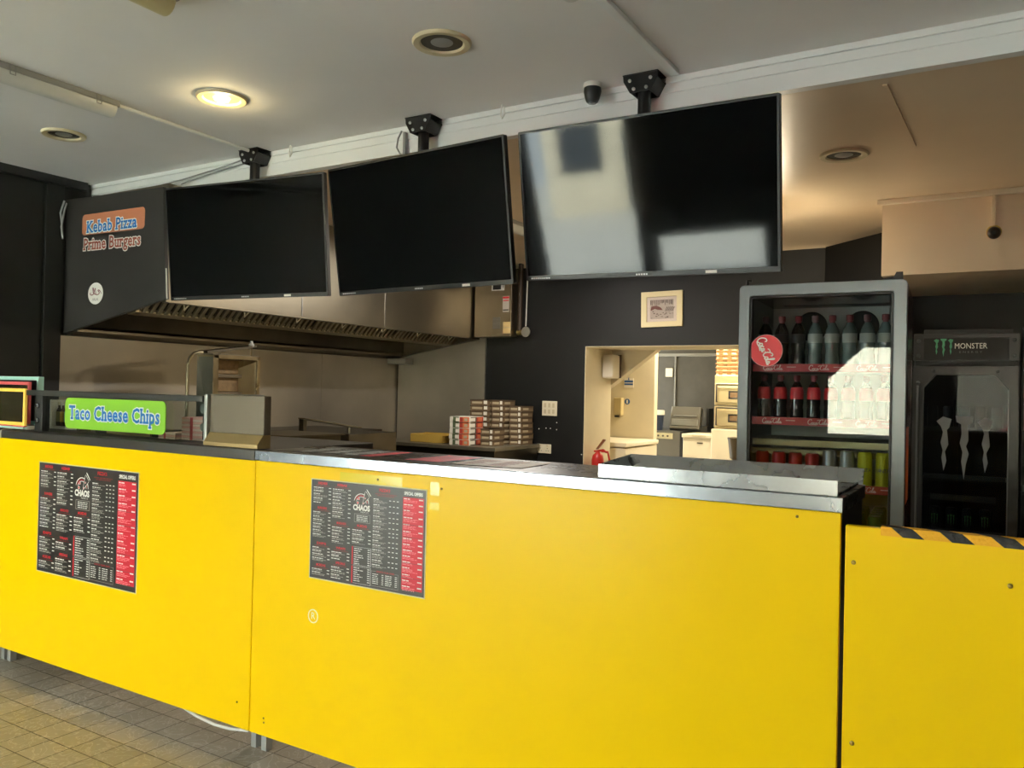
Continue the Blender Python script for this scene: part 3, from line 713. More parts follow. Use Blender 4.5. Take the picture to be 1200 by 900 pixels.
st.build('sticker', sp, fixn=False)['label'] = 'copper coloured sticker reading Kebab Pizza in blue'
st = MB(); label_text(st, 'Prime Burgers', -5.26, 2.462, .64, .115, 3.3642, mat('brick_ink', (150, 78, 62), .5), white_ink, -.012)
st.build('sticker', sp, fixn=False)['label'] = 'lettering sticker reading Prime Burgers in brown'
st = MB(); Mh = FACE(-5.425, 3.3645, 2.118); ci = [(.088*math.cos(t*PI/16), .076*math.sin(t*PI/16)) for t in range(32)]
st.prism(ci, 'z', 0, .0008, white_ink, Mh); maroon = mat('maroon_ink', (120, 24, 60), .5); M2 = Mh @ Matrix.Translation((0, .008, .0012))
ribbon(st, [(.07, -.012), (.045, .012), (.028, .012), (.045, -.006), (.03, -.016), (.005, -.014), (-.002, .03)], .007, maroon, M2)
ribbon(st, [(.005, -.014), (-.012, -.012), (-.016, .0), (-.028, .034)], .007, maroon, M2)
ribbon(st, [(-.004, .03), (-.018, -.002), (-.026, -.012)], .006, maroon, M2)
ribbon(st, [(-.022, -.014), (-.042, -.018), (-.060, -.014), (-.058, .0)], .007, maroon, M2); ribbon(st, [(-.022, -.014), (-.03, .01), (-.034, .036)], .006, maroon, M2)
add_text(st, 'HALAL', Mh @ Matrix.Translation((0, -.042, .0012)), mat('grey_ink', (120, 110, 116), .5), .026, width=.07)
st.build('sticker', sp, fixn=False)['label'] = 'round white halal sticker with maroon script'
tag(MB().tube([(-5.76, 3.32, 2.79), (-5.77, 3.30, 2.70), (-5.765, 3.31, 2.62), (-5.75, 3.31, 2.52), (-5.755, 3.30, 2.60), (-5.735, 3.31, 2.72), (-5.73, 3.32, 2.77)], .007, grey_pl, 8).build('cable_loop', smooth=True), 'looped grey cable hanging on the black pilaster beside the sign board', 'cable')

# ------------------------------------------------------------------ fire suppression cabinet and gas pipe on back wall
cbx = thing('control_cabinet', (-4.47, 7.08, 2.4), 'stainless control cabinet with stickers on the back wall at the end of the hood', 'cabinet')
MB().box((-4.675, 7.0, 2.05), (-4.235, 7.165, 2.74), mat('cabinet_steel', (160, 148, 126), .32, 1, noise=.1, nscale=4)).build('body', cbx, bevel=.004)
st = MB().box((-4.47, 6.997, 2.52), (-4.32, 7.0, 2.60), white_pl).box((-4.455, 6.995, 2.53), (-4.36, 6.997, 2.59), blackp).box((-4.335, 6.994, 2.545), (-4.33, 6.997, 2.58), blackp)
st.build('display', cbx)
st = MB().box((-4.335, 6.998, 2.30), (-4.26, 7.0, 2.46), mat('label_silver', (190, 184, 172), .5)).box((-4.335, 6.997, 2.435), (-4.26, 6.998, 2.455), red_ink).box((-4.33, 6.997, 2.41), (-4.265, 6.998, 2.42), red_ink).box((-4.33, 6.997, 2.315), (-4.265, 6.998, 2.325), blackp)
st.build('sticker', cbx)['label'] = 'silver warning sticker with red header'
MB().box((-4.325, 6.998, 2.085), (-4.24, 7.0, 2.20), mat('label_yellow', (206, 178, 120), .6)).box((-4.32, 6.997, 2.14), (-4.245, 6.998, 2.143), grey_pl).build('sticker', cbx)['label'] = 'yellowed paper sticker'
MB().box((-4.45, 6.996, 2.13), (-4.36, 7.0, 2.25), steel).build('latch_plate', cbx, bevel=.002)
gp = thing('gas_pipe', (-4.18, 7.1, 2.05), 'dark vertical gas pipe with a lever valve beside the control cabinet', 'pipe')
pm = mat('dark_pipe', (58, 46, 36), .5, .4)
MB().tube([(-4.19, 7.10, 2.80), (-4.19, 7.10, 2.09)], .026, pm, 14).build('pipe', gp, smooth=True)
MB().tube([(-4.12, 7.12, 2.80), (-4.13, 7.12, 2.16)], .007, mat('pale_pipe', (190, 188, 180), .4), 8).build('sensor_tube', gp, smooth=True)
MB().lathe([(.02, -.05), (.03, -.04), (.03, .0), (.018, .01), (.018, .05)], (-4.17, 7.10, 2.10), mat('brass', (150, 130, 80), .35, .9), 'x', 16).build('valve', gp, smooth=True)
MB().lathe([(.01, -.02), (.05, -.018), (.05, -.004), (.01, .0)], (-4.10, 7.08, 2.10), mat('gauge_rim', (170, 165, 155), .3, .8), 'y', 24).build('gauge', gp, smooth=True)
MB().lathe([(.03, -.02), (.035, .0), (.02, .02)], (-4.20, 6.98, 2.66), mat('horn_face', (186, 170, 140), .5), 'y', 18).lathe([(.018, -.022), (.012, -.023)], (-4.20, 6.98, 2.66), blackp, 'y', 14).build('sensor', gp, smooth=True)

# ------------------------------------------------------------------ picture, sockets on the black wall
pf = thing('picture_frame', (-2.705, 7.15, 2.29), 'small cream framed black and white picture above the doorway', 'picture')
Mp = Matrix.Translation((-2.705, 7.17, 2.292)) @ Matrix.Rotation(math.radians(-1.0), 4, 'Y'); fmx = mat('cream_frame', (224, 210, 164), .5)
b = MB()
frame_prism(b, [(-.2, -.165), (.2, -.165), (.2, .165), (-.2, .165)], [(-.145, -.115), (.145, -.115), (.145, .115), (-.145, .115)], 'y', -.02, 0, fmx, Mp); b.build('frame', pf, bevel=.003)
b = MB().box((-.15, -.008, -.12), (.15, -.004, .12), mat('mount_card', (214, 200, 190), .6), Mp)
dk = mat('sketch_dark', (70, 58, 56), .7); md = mat('sketch_mid', (132, 116, 112), .7)
b.box((-.115, -.0085, -.09), (.115, -.008, .09), mat('sketch_paper', (182, 170, 160), .7), Mp)
for k in range(16): 
    x = -.11+k*.0138; b.box((x, -.009, random.uniform(.035, .06)), (x+.008, -.0085, .085), random.choice((dk, md)), Mp)
b.prism([(-.11, -.005), (-.10, .03), (-.05, .035), (-.01, .015), (.01, -.01), (-.04, -.005), (-.07, .006), (-.10, -.01)], 'y', -.009, -.0085, mat('sketch_red', (120, 78, 72), .7), Mp)
for k in range(6): b.prism([(.03+k*.014, -.02), (.036+k*.014, -.02), (.056+k*.014, .02), (.05+k*.014, .02)], 'y', -.009, -.0085, dk, Mp)
for k in range(22): 
    x = random.uniform(-.11, .1); z = random.uniform(-.085, -.02); b.box((x, -.0092, z), (x+random.uniform(.006, .02), -.0085, z+.007), random.choice((md, dk, md)), Mp)
b.build('print', pf)
MB().box((-.145, -.013, -.115), (.145, -.012, .115), glass('picture_glass', (255, 255, 255), 1.35), Mp).build('glass', pf)
def wall_plate(x0, z0, x1, z1, label, kind):
    t = thing('wall_socket', ((x0+x1)/2, 7.165, z0), label, 'socket')
    pl = mat('aged_white_plastic', (214, 204, 178), .45)
    MB().box((x0, 7.158, z0), (x1, YB, z1), pl).build('plate', t, bevel=.004)
    w = x1-x0; h = z1-z0
    if kind == 'switch':
        for r in range(2):
            for c in range(3):
                cx = x0+w*(.22+.28*c); cz = z0+h*(.3+.42*r); b = MB().box((cx-.014, 7.154, cz-.022), (cx+.014, 7.158, cz+.022), mat('rocker', (190, 176, 146), .5)); b.build('switch', t, bevel=.003)
    else:
        for c in (-1, 1):
            cx = (x0+x1)/2+c*w*.25; b = MB()
            for (dx, dz) in ((0, .014), (-.012, -.01), (.012, -.01)): b.box((cx+dx-.004, 7.156, z0+h*.4+dz-.003), (cx+dx+.004, 7.1585, z0+h*.4+dz+.003), blackp)
            b.box((cx-.006, 7.153, z0+h*.78), (cx+.006, 7.158, z0+h*.92), MATS['rocker'] if 'rocker' in MATS else pl); b.build('outlet', t)
wall_plate(-3.944, 1.265, -3.776, 1.412, 'square cream switch plate on the black wall left of the doorway', 'switch')
wall_plate(-3.992, .888, -3.834, .980, 'cream double socket low on the black wall left of the doorway', 'socket')
for (x, z) in ((-3.78, 1.20), (-3.78, 1.13), (-3.98, 1.13), (-3.90, 1.14), (-3.85, 1.14), (-4.05, .97), (-3.50, .9)): tag(MB().lathe([(.006, 0), (.004, -.002)], (x, YB, z), white_pl, 'y', 8).build('screw_plug'), 'tiny pale screw plug left in the black wall around the socket plates', 'screw', 'screw plugs in the black wall')

# ------------------------------------------------------------------ kitchen line under the hood
gr = thing('doner_grill', (-5.25, 4.2, 1.1), 'stainless upright kebab grill with an open front under the hood', 'grill')
gx = -4.98; y0, y1, z0, z1 = 4.01, 4.445, 1.12, 1.725
gb = MB(); gm_ = mat('grill_steel', (166, 150, 118), .3, 1, noise=.2, nscale=6); gbk = -5.16
gb.box((gbk, y0, z0), (gx, y0+.02, z1), mat('grill_side', (128, 128, 120), .4, .6)).box((gbk, y1-.02, z0), (gx, y1, z1), gm_).box((gbk, y0, z1-.02), (gx, y1, z1), gm_).box((gbk, y0, z0), (gx, y1, z0+.02), gm_).box((gbk, y0, z0), (gbk+.02, y1, z1), gm_)
gb.box((gx-.002, y0, z0), (gx+.006, y0+.045, z1), gm_).box((gx-.002, y1-.025, z0), (gx+.006, y1, z1), gm_).box((gx-.002, y0, z1-.03), (gx+.006, y1, z1), gm_)
gb.build('housing', gr, bevel=.003)
for k in range(4): MB().box((gbk+.02, y0+.07, z0+.06+k*.135), (gbk+.05, y1-.09, z0+.17+k*.135), mat('burner_mesh', (150, 122, 82), .6, .1, noise=.25, nscale=30)).box((gbk+.02, y0+.06, z0+.165+k*.135), (gbk+.08, y1-.08, z0+.19+k*.135), mat('burner_shelf', (112, 98, 74), .5, .3)).build('burner', gr, bevel=.004)
MB().add([(gbk+.03, y1-.09, z0+.03), (gx-.01, y1-.025, z0+.03), (gx-.01, y1-.025, z1-.04), (gbk+.03, y1-.10, z1-.10)], [(0, 1, 2, 3)], mat('side_reflector', (206, 188, 150), .35, .3)).build('side_flap', gr, fixn=False)
MB().tube([(gx-.06, y1-.03, z1-.01), (gx-.06, y1-.03, 1.83)], .006, gm_, 8).build('spit', gr)
MB().lathe([(.02, 0), (.022, .02), (.012, .03), (.012, .05)], (gx-.06, y1-.03, 1.80), white_pl, n=16).build('spit_knob', gr, smooth=True)
MB().prism([(3.99, 1.73), (4.45, 1.80), (4.45, 1.815), (3.99, 1.75)], 'x', -5.14, -5.02, steel_dark).build('top_flap', gr)
tag(MB().tube([(-5.07, 3.86, 1.12), (-5.07, 3.86, 1.64), (-5.07, 3.875, 1.69), (-5.07, 3.91, 1.725), (-5.07, 3.95, 1.738), (-5.07, 3.985, 1.74)], .012, mat('pipe_steel', (170, 160, 132), .3, 1), 10).build('gas_hose', smooth=True), 'bent steel pipe rising beside the kebab grill', 'pipe')
ck = thing('cooking_range', (-5.25, 5.0, 0), 'greasy steel cooking range standing against the left wall under the hood', 'range')
MB().box((-5.79, 3.55, .12), (-5.01, 5.9, 1.10), steel_dark).build('body', ck, bevel=.006)
MB().box((-5.80, 3.52, 1.10), (-4.965, 5.92, 1.12), steel_dark).build('top_plate', ck)
for i in range(4):
    b = MB()
    for (x, y) in ((-5.7, 3.65), (-5.1, 3.65), (-5.1, 5.8), (-5.7, 5.8))[i:i+1]: b.tube([(x, y, 0), (x, y, .125)], .022, steel, 10)
    b.build('leg', ck)
for k in range(6): MB().lathe([(.022, 0), (.022, .02), (.012, .03)], (-5.0, 3.8+k*.36, .98), blackp, 'x', 14).build('knob', ck)
# fryer lid propped (slanted rail)
fr = thing('fryer_guard', (-4.85, 4.95, 1.1), 'raised greasy fryer guard with a sloping rail behind the counter menus', 'fryer guard')
MB().add([(-4.96, 4.85, 1.245), (-4.53, 5.02, 1.185), (-4.42, 5.02, 1.186), (-4.88, 4.85, 1.245), (-4.96, 4.85, 1.235), (-4.53, 5.02, 1.175), (-4.42, 5.02, 1.176), (-4.88, 4.85, 1.235)], [(0, 1, 2, 3), (4, 7, 6, 5), (0, 4, 5, 1), (2, 6, 7, 3), (0, 3, 7, 4), (1, 5, 6, 2)], gm_).build('rail', fr)
MB().box((-4.96, 4.86, 0), (-4.91, 4.90, 1.235), steel_dark).build('post', fr)
MB().box((-4.56, 5.0, 1.12), (-4.545, 5.02, 1.18), steel).build('catch', fr)
MB().box((-4.955, 4.905, 0), (-4.45, 5.5, 1.13), steel_dark).build('tank', fr, bevel=.005)
bx = thing('prep_cabinet', (-3.9, 3.7, 0), 'low olive steel cabinet behind the counter beside the splash panel', 'cabinet')
MB().box((-4.15, 3.55, 0), (-3.70, 4.0, 1.19), mat('olive_steel', (112, 104, 84), .4, .8, noise=.15)).build('body', bx, bevel=.005)
MB().box((-4.17, 3.53, 1.19), (-3.68, 4.02, 1.20), mat('olive_steel_top', (130, 120, 98), .35, .9)).build('lid', bx)

# ------------------------------------------------------------------ table and takeaway boxes
tb_ = thing('steel_table', (-4.4, 6.55, 0), 'stainless steel prep table against the back wall carrying takeaway boxes', 'table')
MB().box((-5.45, 6.30, .945), (-3.95, 7.14, .98), mat('table_steel', (140, 132, 112), .4, .7, noise=.15)).build('tabletop', tb_, bevel=.004)
MB().box((-5.43, 6.32, .78), (-3.97, 7.12, .945), mat('table_apron', (92, 88, 76), .35, 1)).build('apron', tb_)
MB().box((-5.42, 6.35, .25), (-4.0, 7.10, .28), steel_dark).build('shelf', tb_)
for (x, y) in ((-5.40, 6.35), (-4.0, 6.35), (-5.40, 7.08), (-4.0, 7.08)): MB().box((x-.02, y-.02, 0), (x+.02, y+.02, .78), steel).build('leg', tb_, bevel=.004)
brown = mat('kraft_card', (112, 92, 66), .8); brown_d = mat('kraft_card_dark', (84, 66, 46), .8); buff = mat('box_print_buff', (176, 160, 130), .8)
gre = mat('box_print_green', (78, 92, 60), .8); ora = mat('box_print_orange', (206, 112, 70), .8); whi = mat('box_print_white', (222, 216, 200), .8)
def card_box(M, w, d, h, kind, label, group):
    b = MB(); 
    if kind == 'pizza':
        b.box((0, 0, 0), (w, d, h-.002), whi, M)
        b.box((-.001, -.0008, .002), (w*.16, 0, h-.006), whi, M); b.box((w*.16, -.001, .001), (w*.46, 0, h-.004), gre, M); b.box((w*.30, -.0016, .008), (w*.5, -.001, h-.012), whi, M)
        b.box((w*.5, -.001, .001), (w*.66, 0, h-.004), mat('box_print_red', (170, 58, 44), .8), M); b.box((w*.66, -.001, .001), (w*.98, 0, h-.004), ora, M); b.box((w*.74, -.0016, .012), (w*.9, -.001, h-.016), buff, M)
        b.box((w, .02, .001), (w+.001, d*.5, h-.004), brown_d, M); b.box((w, d*.06, .008), (w+.0016, d*.4, h-.012), whi, M); b.box((w, d*.5, .001), (w+.001, d*.98, h-.004), MATS['box_print_red'], M); b.box((w, d*.6, .008), (w+.0016, d*.9, h-.012), ora, M)
    else:
        b.box((0, 0, 0), (w, d, h-.002), brown, M); b.box((-.002, -.003, h*.72), (w+.002, d+.002, h-.002), brown_d, M)
        b.box((w*.1, -.0012, h*.25), (w*.66, 0, h*.62), buff, M); b.box((w*.76, -.0036, h*.2), (w*.95, -.003, h*.8), whi, M)
        b.box((w, d*.15, h*.25), (w+.0012, d*.6, h*.62), buff, M)
    return tag(b.build('takeaway_box'), label, 'box', group)
def stack(x, y, z, rot, w, d, h, n, kind, where, group, jit=.006):
    for k in range(n):
        M = Matrix.Translation((x+random.uniform(-jit, jit), y+random.uniform(-jit, jit)*.3, z+k*h)) @ Matrix.Rotation(rot+random.uniform(-.02, .02), 4, 'Z')
        pos = 'top' if k == n-1 else ('bottom' if k == 0 else ORD[n-1-k]+' from the top')
        card_box(M, w, d, h, kind, ('printed pizza box, ' if kind == 'pizza' else 'brown takeaway box, ')+pos+' of '+where, group)
stack(-4.495, 6.345, .982, .08, .215, .27, .054, 5, 'pizza', 'the colourful front stack', 'takeaway boxes stacked on the table')
stack(-4.205, 6.45, .982, .03, .135, .20, .054, 3, 'brown', 'the low stack beside the colourful one', 'takeaway boxes stacked on the table')
stack(-4.495, 6.69, .982, .03, .205, .24, .054, 8, 'brown', 'the tall stack behind the colourful one', 'takeaway boxes stacked on the table')
stack(-4.270, 6.73, .982, .03, .130, .24, .054, 8, 'brown', 'the tall brown stack in the middle', 'takeaway boxes stacked on the table')
stack(-4.115, 6.82, .982, .03, .130, .24, .054, 7, 'brown', 'the rightmost stack against the black wall', 'takeaway boxes stacked on the table')
yb = MB(); ym = mat('mustard_card', (196, 160, 70), .75); Mb = Matrix.Translation((-5.02, 6.42, .982)) @ Matrix.Rotation(.05, 4, 'Z')
yb.box((0, 0, 0), (.38, .26, .004), ym, Mb)
for (a, c) in (((0, 0, 0), (.38, .006, .075)), ((0, .254, 0), (.38, .26, .085)), ((0, 0, 0), (.006, .26, .08)), ((.374, 0, 0), (.38, .26, .07))): yb.box(a, c, ym, Mb)
yb.add([(.0, 0, .075), (.17, .0, .083), (.19, .13, .075), (0, .13, .078)], [(0, 1, 2, 3)], ym, Mb)
tag(yb.build('cardboard_tray', fixn=False), 'open mustard yellow cardboard box on the left of the steel table', 'box')

# ------------------------------------------------------------------ display screen on the left counter
dp = thing('sneeze_guard', (-3.5, 2.32, 1.245), 'glass sneeze guard with dark top rail on the left of the counter', 'sneeze guard')
MB().box((-4.30, 2.30, 1.425), (-2.92, 2.345, 1.452), mat('rail_grey', (74, 74, 72), .4, .5)).build('top_rail', dp, bevel=.003)
MB().box((-4.20, 2.315, 1.246), (-2.92, 2.319, 1.428), glass('guard_glass', (232, 236, 232), 1.5)).build('glass_front', dp)
MB().box((-4.20, 2.30, 1.246), (-4.135, 2.34, 1.43), mat('post_dark', (52, 52, 52), .4, .4)).build('post', dp, bevel=.003)
for z in (1.30, 1.375): MB().lathe([(.014, 0), (.014, -.008), (.008, -.014)], (-4.17, 2.30, z), steel_edge, 'y', 16).build('stud', dp, smooth=True)
MB().lathe([(.022, 0), (.022, -.03), (.012, -.035)], (-2.965, 2.37, 1.395), grey_pl, 'y', 16).build('clamp', dp, smooth=True)
MB().lathe([(.018, 0), (.018, -.03), (.010, -.035)], (-2.965, 2.37, 1.315), grey_pl, 'y', 16).tube([(-2.965, 2.345, 1.26), (-2.965, 2.345, 1.40)], .004, blackm, 8).build('clamp_rod', dp, smooth=True)
sb = thing('steel_splash_box', (-2.71, 2.42, 1.245), 'stainless steel upright box panel at the end of the sneeze guard', 'steel panel')
brs = mat('brushed_box', (112, 103, 88), .5, .5, noise=.1, nscale=4)
MB().box((-2.872, 2.302, 1.30), (-2.545, 2.34, 1.458), brs).build('face', sb, bevel=.003)
MB().box((-2.890, 2.285, 1.246), (-2.872, 2.60, 1.460), mat('pale_edge', (186, 190, 186), .35, .6)).build('side_panel', sb, bevel=.003)
MB().prism([(2.300, 1.30), (2.34, 1.30), (2.34, 1.246), (2.27, 1.246), (2.27, 1.262)], 'x', -2.870, -2.545, mat('warm_steel', (196, 172, 122), .35, .9)).build('base', sb, bevel=.002)
sg = thing('counter_sign', (-3.53, 2.29, 1.26), 'bright green sign reading Taco Cheese Chips in blue on the sneeze guard', 'sign')
Msg = FACE(-3.540, 2.298, 1.3475)
MB().prism(rounded(-.385, -.074, .385, .074, .03), 'z', 0, .004, mat('lime_green', (134, 194, 54), .4), Msg).build('board', sg)
b = MB(); Mt = Msg @ Matrix.Translation((0, 0, .0052))
for off, mm, dz in ((.0075, white_ink, 0), (.0024, blue_ink, .0006)):
    v0, _ = text_geo('Taco Cheese Chips', 1, 0, 'CENTER', 0, 1.06); xs = [p[0] for p in v0]
    add_serif_text(b, 'Taco Cheese Chips', Mt @ Matrix.Translation((0, 0, dz)) @ Matrix.Diagonal((.69/(max(xs)-min(xs)), .092, 1, 1)), mm, off/.092)
b.build('lettering', sg, fixn=False)
# items behind the guard
cr_ = thing('sauce_crate', (-4.13, 2.52, 1.246), 'small white crate of sauce bottles behind the sneeze guard', 'crate')
c0, c1, d0, d1 = -4.40, -4.16, 2.48, 2.60
MB().box((c0, d0, 1.246), (c1, d1, 1.252), white_pl).box((c0, d0, 1.246), (c0+.03, d1, 1.40), white_pl).box((c1-.006, d0, 1.246), (c1, d1, 1.30), white_pl).box((c0, d0, 1.246), (c1, d0+.004, 1.262), white_pl).box((c0, d1-.004, 1.246), (c1, d1, 1.40), white_pl).build('crate', cr_, bevel=.002)
for i, (cn, rgb, lb) in enumerate((('dark olive', (66, 60, 34), (160, 160, 90)), ('yellow-striped', (90, 66, 20), (210, 170, 40)), ('teal-labelled', (48, 30, 24), (60, 150, 160)), ('red-labelled', (70, 26, 22), (214, 60, 80)), ('brown', (64, 38, 24), (190, 180, 110)))):
    x = c0+.052+i*.037; y = d0+.03; m1 = mat('sauce_%d' % i, rgb, .25); m2 = mat('sauce_label_%d' % i, lb, .5)
    b = MB().lathe([(.014, 0), (.015, .03), (.015, .055), (.015, .085), (.006, .105), (.006, .118), (.008, .118), (.008, .135)], (x, y, 1.253), m1, n=14, segs=[m1, m2, m2, m1, m1, whi, whi])
    tag(b.build('sauce_bottle', smooth=True), cn+' sauce bottle in the small white crate', 'bottle', 'sauce bottles in the crate')
for i, x in enumerate((-4.02, -3.86)):
    t = thing('glass_jar', (x, 2.45, 1.246), ['left', 'right'][i]+' one of two small clear glass jars under the green sign', 'jar')
    MB().lathe([(.030, 0), (.034, .01), (.034, .04), (.028, .05), (.028, .055)], (x, 2.45, 1.246), glass('jar_glass', (215, 220, 215), 1.5), n=20).build('body', t, smooth=True)
    MB().lathe([(.031, .05), (.031, .062), (.01, .064)], (x, 2.45, 1.246), grey_pl, n=20).build('lid', t, smooth=True)
tag(MB().box((-3.78, 2.42, 1.246), (-3.44, 2.62, 1.262), mat('kraft_flat', (170, 146, 112), .8)).box((-3.76, 2.44, 1.262), (-3.46, 2.60, 1.274), mat('kraft_flat_2', (196, 172, 138), .8)).build('cardboard_sheets'), 'folded brown cardboard sheets lying under the green sign', 'cardboard')
tag(MB().box((-3.43, 2.42, 1.246), (-3.37, 2.6, 1.278), blackp).build('card_reader', bevel=.005), 'small black box lying beside the cardboard sheets', 'box')
pk = mat('pink_paper', (250, 186, 186), .7, noise=.06, nscale=30); pk2 = mat('pink_paper_pale', (246, 214, 208), .7)
def paper_stack(x0, y0, w, d, n, h, label):
    b = MB()
    for k in range(n):
        jx = random.uniform(-.003, .003); b.box((x0+jx, y0, 1.246+k*h), (x0+w+jx, y0+d, 1.246+(k+1)*h-.0015), pk if k % 2 else pk2)
    b.box((x0+w*.35, y0-.0015, 1.247), (x0+w*.45, y0, 1.246+n*h-.002), mat('pink_band', (222, 96, 104), .6))
    tag(b.build('paper_stack'), label, 'paper packs')
paper_stack(-3.21, 2.42, .17, .16, 10, .0105, 'tall stack of pink paper packs behind the sneeze guard beside the steel panel')
paper_stack(-3.35, 2.40, .12, .14, 3, .010, 'low stack of pink paper packs just right of the green sign')
ws = MB(); 
ws.prism([(-3.34, 1.277), (-3.24, 1.277), (-3.22, 1.352), (-3.26, 1.345), (-3.30, 1.31)], 'y', 2.56, 2.62, mat('white_paper_bag', (220, 224, 220), .8))
tag(ws.build('paper_bag', bevel=.008), 'white crumpled paper bag behind the low pink stack', 'paper bag')

# layered coloured frame at the left edge
lf = thing('light_frame', (-4.6, 2.35, 1.245), 'layered sign of yellow, red and pale green frames at the left end of the counter', 'sign')
def sq_frame(x0, z0, x1, z1, y, d, w, m, name):
    b = MB(); frame_prism(b, [(x0, z0), (x1, z0), (x1, z1), (x0, z1)], [(x0+w, z0+w), (x1-w, z0+w), (x1-w, z1-w), (x0+w, z1-w)], 'y', y, y+d, m); return b.build(name, lf, bevel=.002)
fy = mat('frame_yellow', (255, 214, 96), .4, emit=(255, 200, 80), es=.12); frd = mat('frame_red', (226, 104, 108), .4); fc = mat('frame_mint', (186, 236, 224), .4)
sq_frame(-4.90, 1.268, -4.283, 1.458, 2.292, .014, .017, fy, 'frame')['label'] = 'yellow front frame'
MB().box((-4.90, 2.300, 1.27), (-4.285, 2.305, 1.455), mat('frame_dark_glass', (44, 40, 24), .2)).build('backing', lf)
MB().box((-4.90, 2.306, 1.248), (-4.283, 2.345, 1.267), white_pl).box((-4.90, 2.29, 1.2620), (-4.283, 2.306, 1.267), frd).box((-4.90, 2.285, 1.253), (-4.28, 2.306, 1.2605), fc).build('base', lf)
sq_frame(-5.05, 1.27, -4.395, 1.493, 2.372, .014, .017, frd, 'frame')['label'] = 'red middle frame'
MB().box((-5.05, 2.379, 1.272), (-4.397, 2.384, 1.49), MATS['frame_dark_glass']).build('backing', lf)
sq_frame(-5.20, 1.262, -4.42, 1.522, 2.435, .03, .020, fc, 'frame')['label'] = 'pale green rear frame'
MB().box((-5.20, 2.455, 1.264), (-4.422, 2.46, 1.52), blackp).build('backing', lf)
MB().box((-5.1, 2.306, 1.246), (-4.5, 2.44, 1.262), blackp).build('stand', lf)
tag(MB().tube([(-4.395, 2.236, 1.222), (-4.392, 2.236, 1.242), (-4.392, 2.25, 1.2475), (-4.392, 2.29, 1.249)], .003, white_pl, 6).tube([(-4.395, 2.236, 1.222), (-4.393, 2.236, 1.203)], .003, white_pl, 6).build('cable'), 'short white cable over the counter edge below the layered frames', 'cable')

# ------------------------------------------------------------------ cola fridge
FW = .70
fg_ = thing('drinks_fridge', (-.345, 3.795, 0), 'tall grey framed glass door fridge full of cola and soft drinks', 'fridge', rotz=math.radians(3))
FM = Matrix.Translation((-.345, 3.795, 0)) @ Matrix.Rotation(math.radians(3), 4, 'Z')   # local: x from -FW to 0, y depth, z up
fgrey = mat('fridge_grey', (138, 148, 153), .35, .2); fside = mat('fridge_side_red', (58, 14, 20), .22, coat=.4); fin = mat('fridge_liner', (178, 184, 184), .5)
D = .66
b = MB().box((-FW, .06, .10), (-FW+.035, D, 2.0), fside).box((-.035, .06, .10), (0, D, 2.0), fside).box((-FW+.035, .06, 1.965), (-.035, D, 2.0), fside).box((-FW, .06, .10), (0, D, .30), fside)
b.build('body', fg_, False, bevel=.004)
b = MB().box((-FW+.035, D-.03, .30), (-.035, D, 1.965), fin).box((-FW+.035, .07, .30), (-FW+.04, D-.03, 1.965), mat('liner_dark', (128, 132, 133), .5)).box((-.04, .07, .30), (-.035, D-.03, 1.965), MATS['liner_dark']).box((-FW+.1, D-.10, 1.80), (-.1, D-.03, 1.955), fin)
b.build('liner', fg_, False)
b = MB(); frame_prism(b, rounded(-FW, .20, 0, 2.012, .022, 5), rounded(-FW+.047, .26, -.052, 1.962, .012, 5), 'y', 0, .055, fgrey)
frame_prism(b, rounded(-FW+.047, .26, -.052, 1.962, .012, 5), rounded(-FW+.058, .271, -.063, 1.951, .008, 5), 'y', .012, .05, blackp)
dr = b.build('door', fg_, False, bevel=.004)
MB().box((-FW+.05, .016, .262), (-.055, .020, 1.960), glass('fridge_glass', (240, 244, 244), 1.55)).build('glass', dr, False)
stk = MB(); Ms = Matrix.Translation((-FW+.135-.013, .0145, 1.712)) @ Matrix.Rotation(PI/2, 4, 'X')
red_d = mat('cola_red', (206, 26, 44), .35); ci = [(.073*math.cos(t*PI/20), .073*math.sin(t*PI/20)) for t in range(40)]
stk.prism(ci, 'z', 0, .001, mat('badge_rim', (214, 130, 134), .4), Ms); stk.prism([(p[0]*.96, p[1]*.96) for p in ci], 'z', .001, .0015, red_d, Ms)
coca(stk, Ms @ Matrix.Translation((-.042, .052, .002)) @ Matrix.Rotation(math.radians(-68), 4, 'Z') @ Matrix.Diagonal((.0235, .028, 1, 1)), white_ink, .22)
stk.build('badge', dr, False, fixn=False)['label'] = 'round red badge with white script'
for i, x in enumerate((-FW*.61, -FW*.27)):
    MB().lathe([(.075, 0), (.075, -.012), (.06, -.018), (.0001, -.01)], (x-.03, D-.10, 1.862), mat('fan_black', (22, 22, 24), .5), 'y', 28).build('fan', fg_, False, smooth=True)
shelf_z = [1.632, 1.388, 1.10, .86, .55]
for i, z in enumerate(shelf_z):
    b = MB().box((-FW+.04, .075, z-.008), (-.04, D-.04, z), steel_dark)
    sh = b.build('shelf', fg_, False)
    b = MB().box((-FW+.045, .068, z-.014), (-.045, .075, z+.022), mat('strip_red', (176, 34, 46), .4))
    for k in range(3): coca(b, Matrix.Translation((-FW+.10+k*.20, .0672, z-.006)) @ Matrix.Rotation(PI/2, 4, 'X') @ Matrix.Diagonal((.016, .0155, 1, 1)), mat('strip_script', (226, 186, 186), .5), .2)
    for k in range(3): b.box((-FW+.045+.16+k*.20, .067, z+.006), (-FW+.085+.16+k*.20, .068, z+.009), MATS['strip_script'])
    b.build('price_strip', sh, False)
b = MB().box((-FW+.04, .16, 1.275), (-.04, .18, 1.305), mat('warm_steel_strip', (140, 132, 104), .35, .8)).box((-FW+.04, .155, 1.235), (-.04, .17, 1.260), MATS['warm_steel_strip']).box((-FW+.04, .18, 1.30), (-.04, D-.1, 1.305), steel_dark)
b.build('shelf_divider', fg_, False)
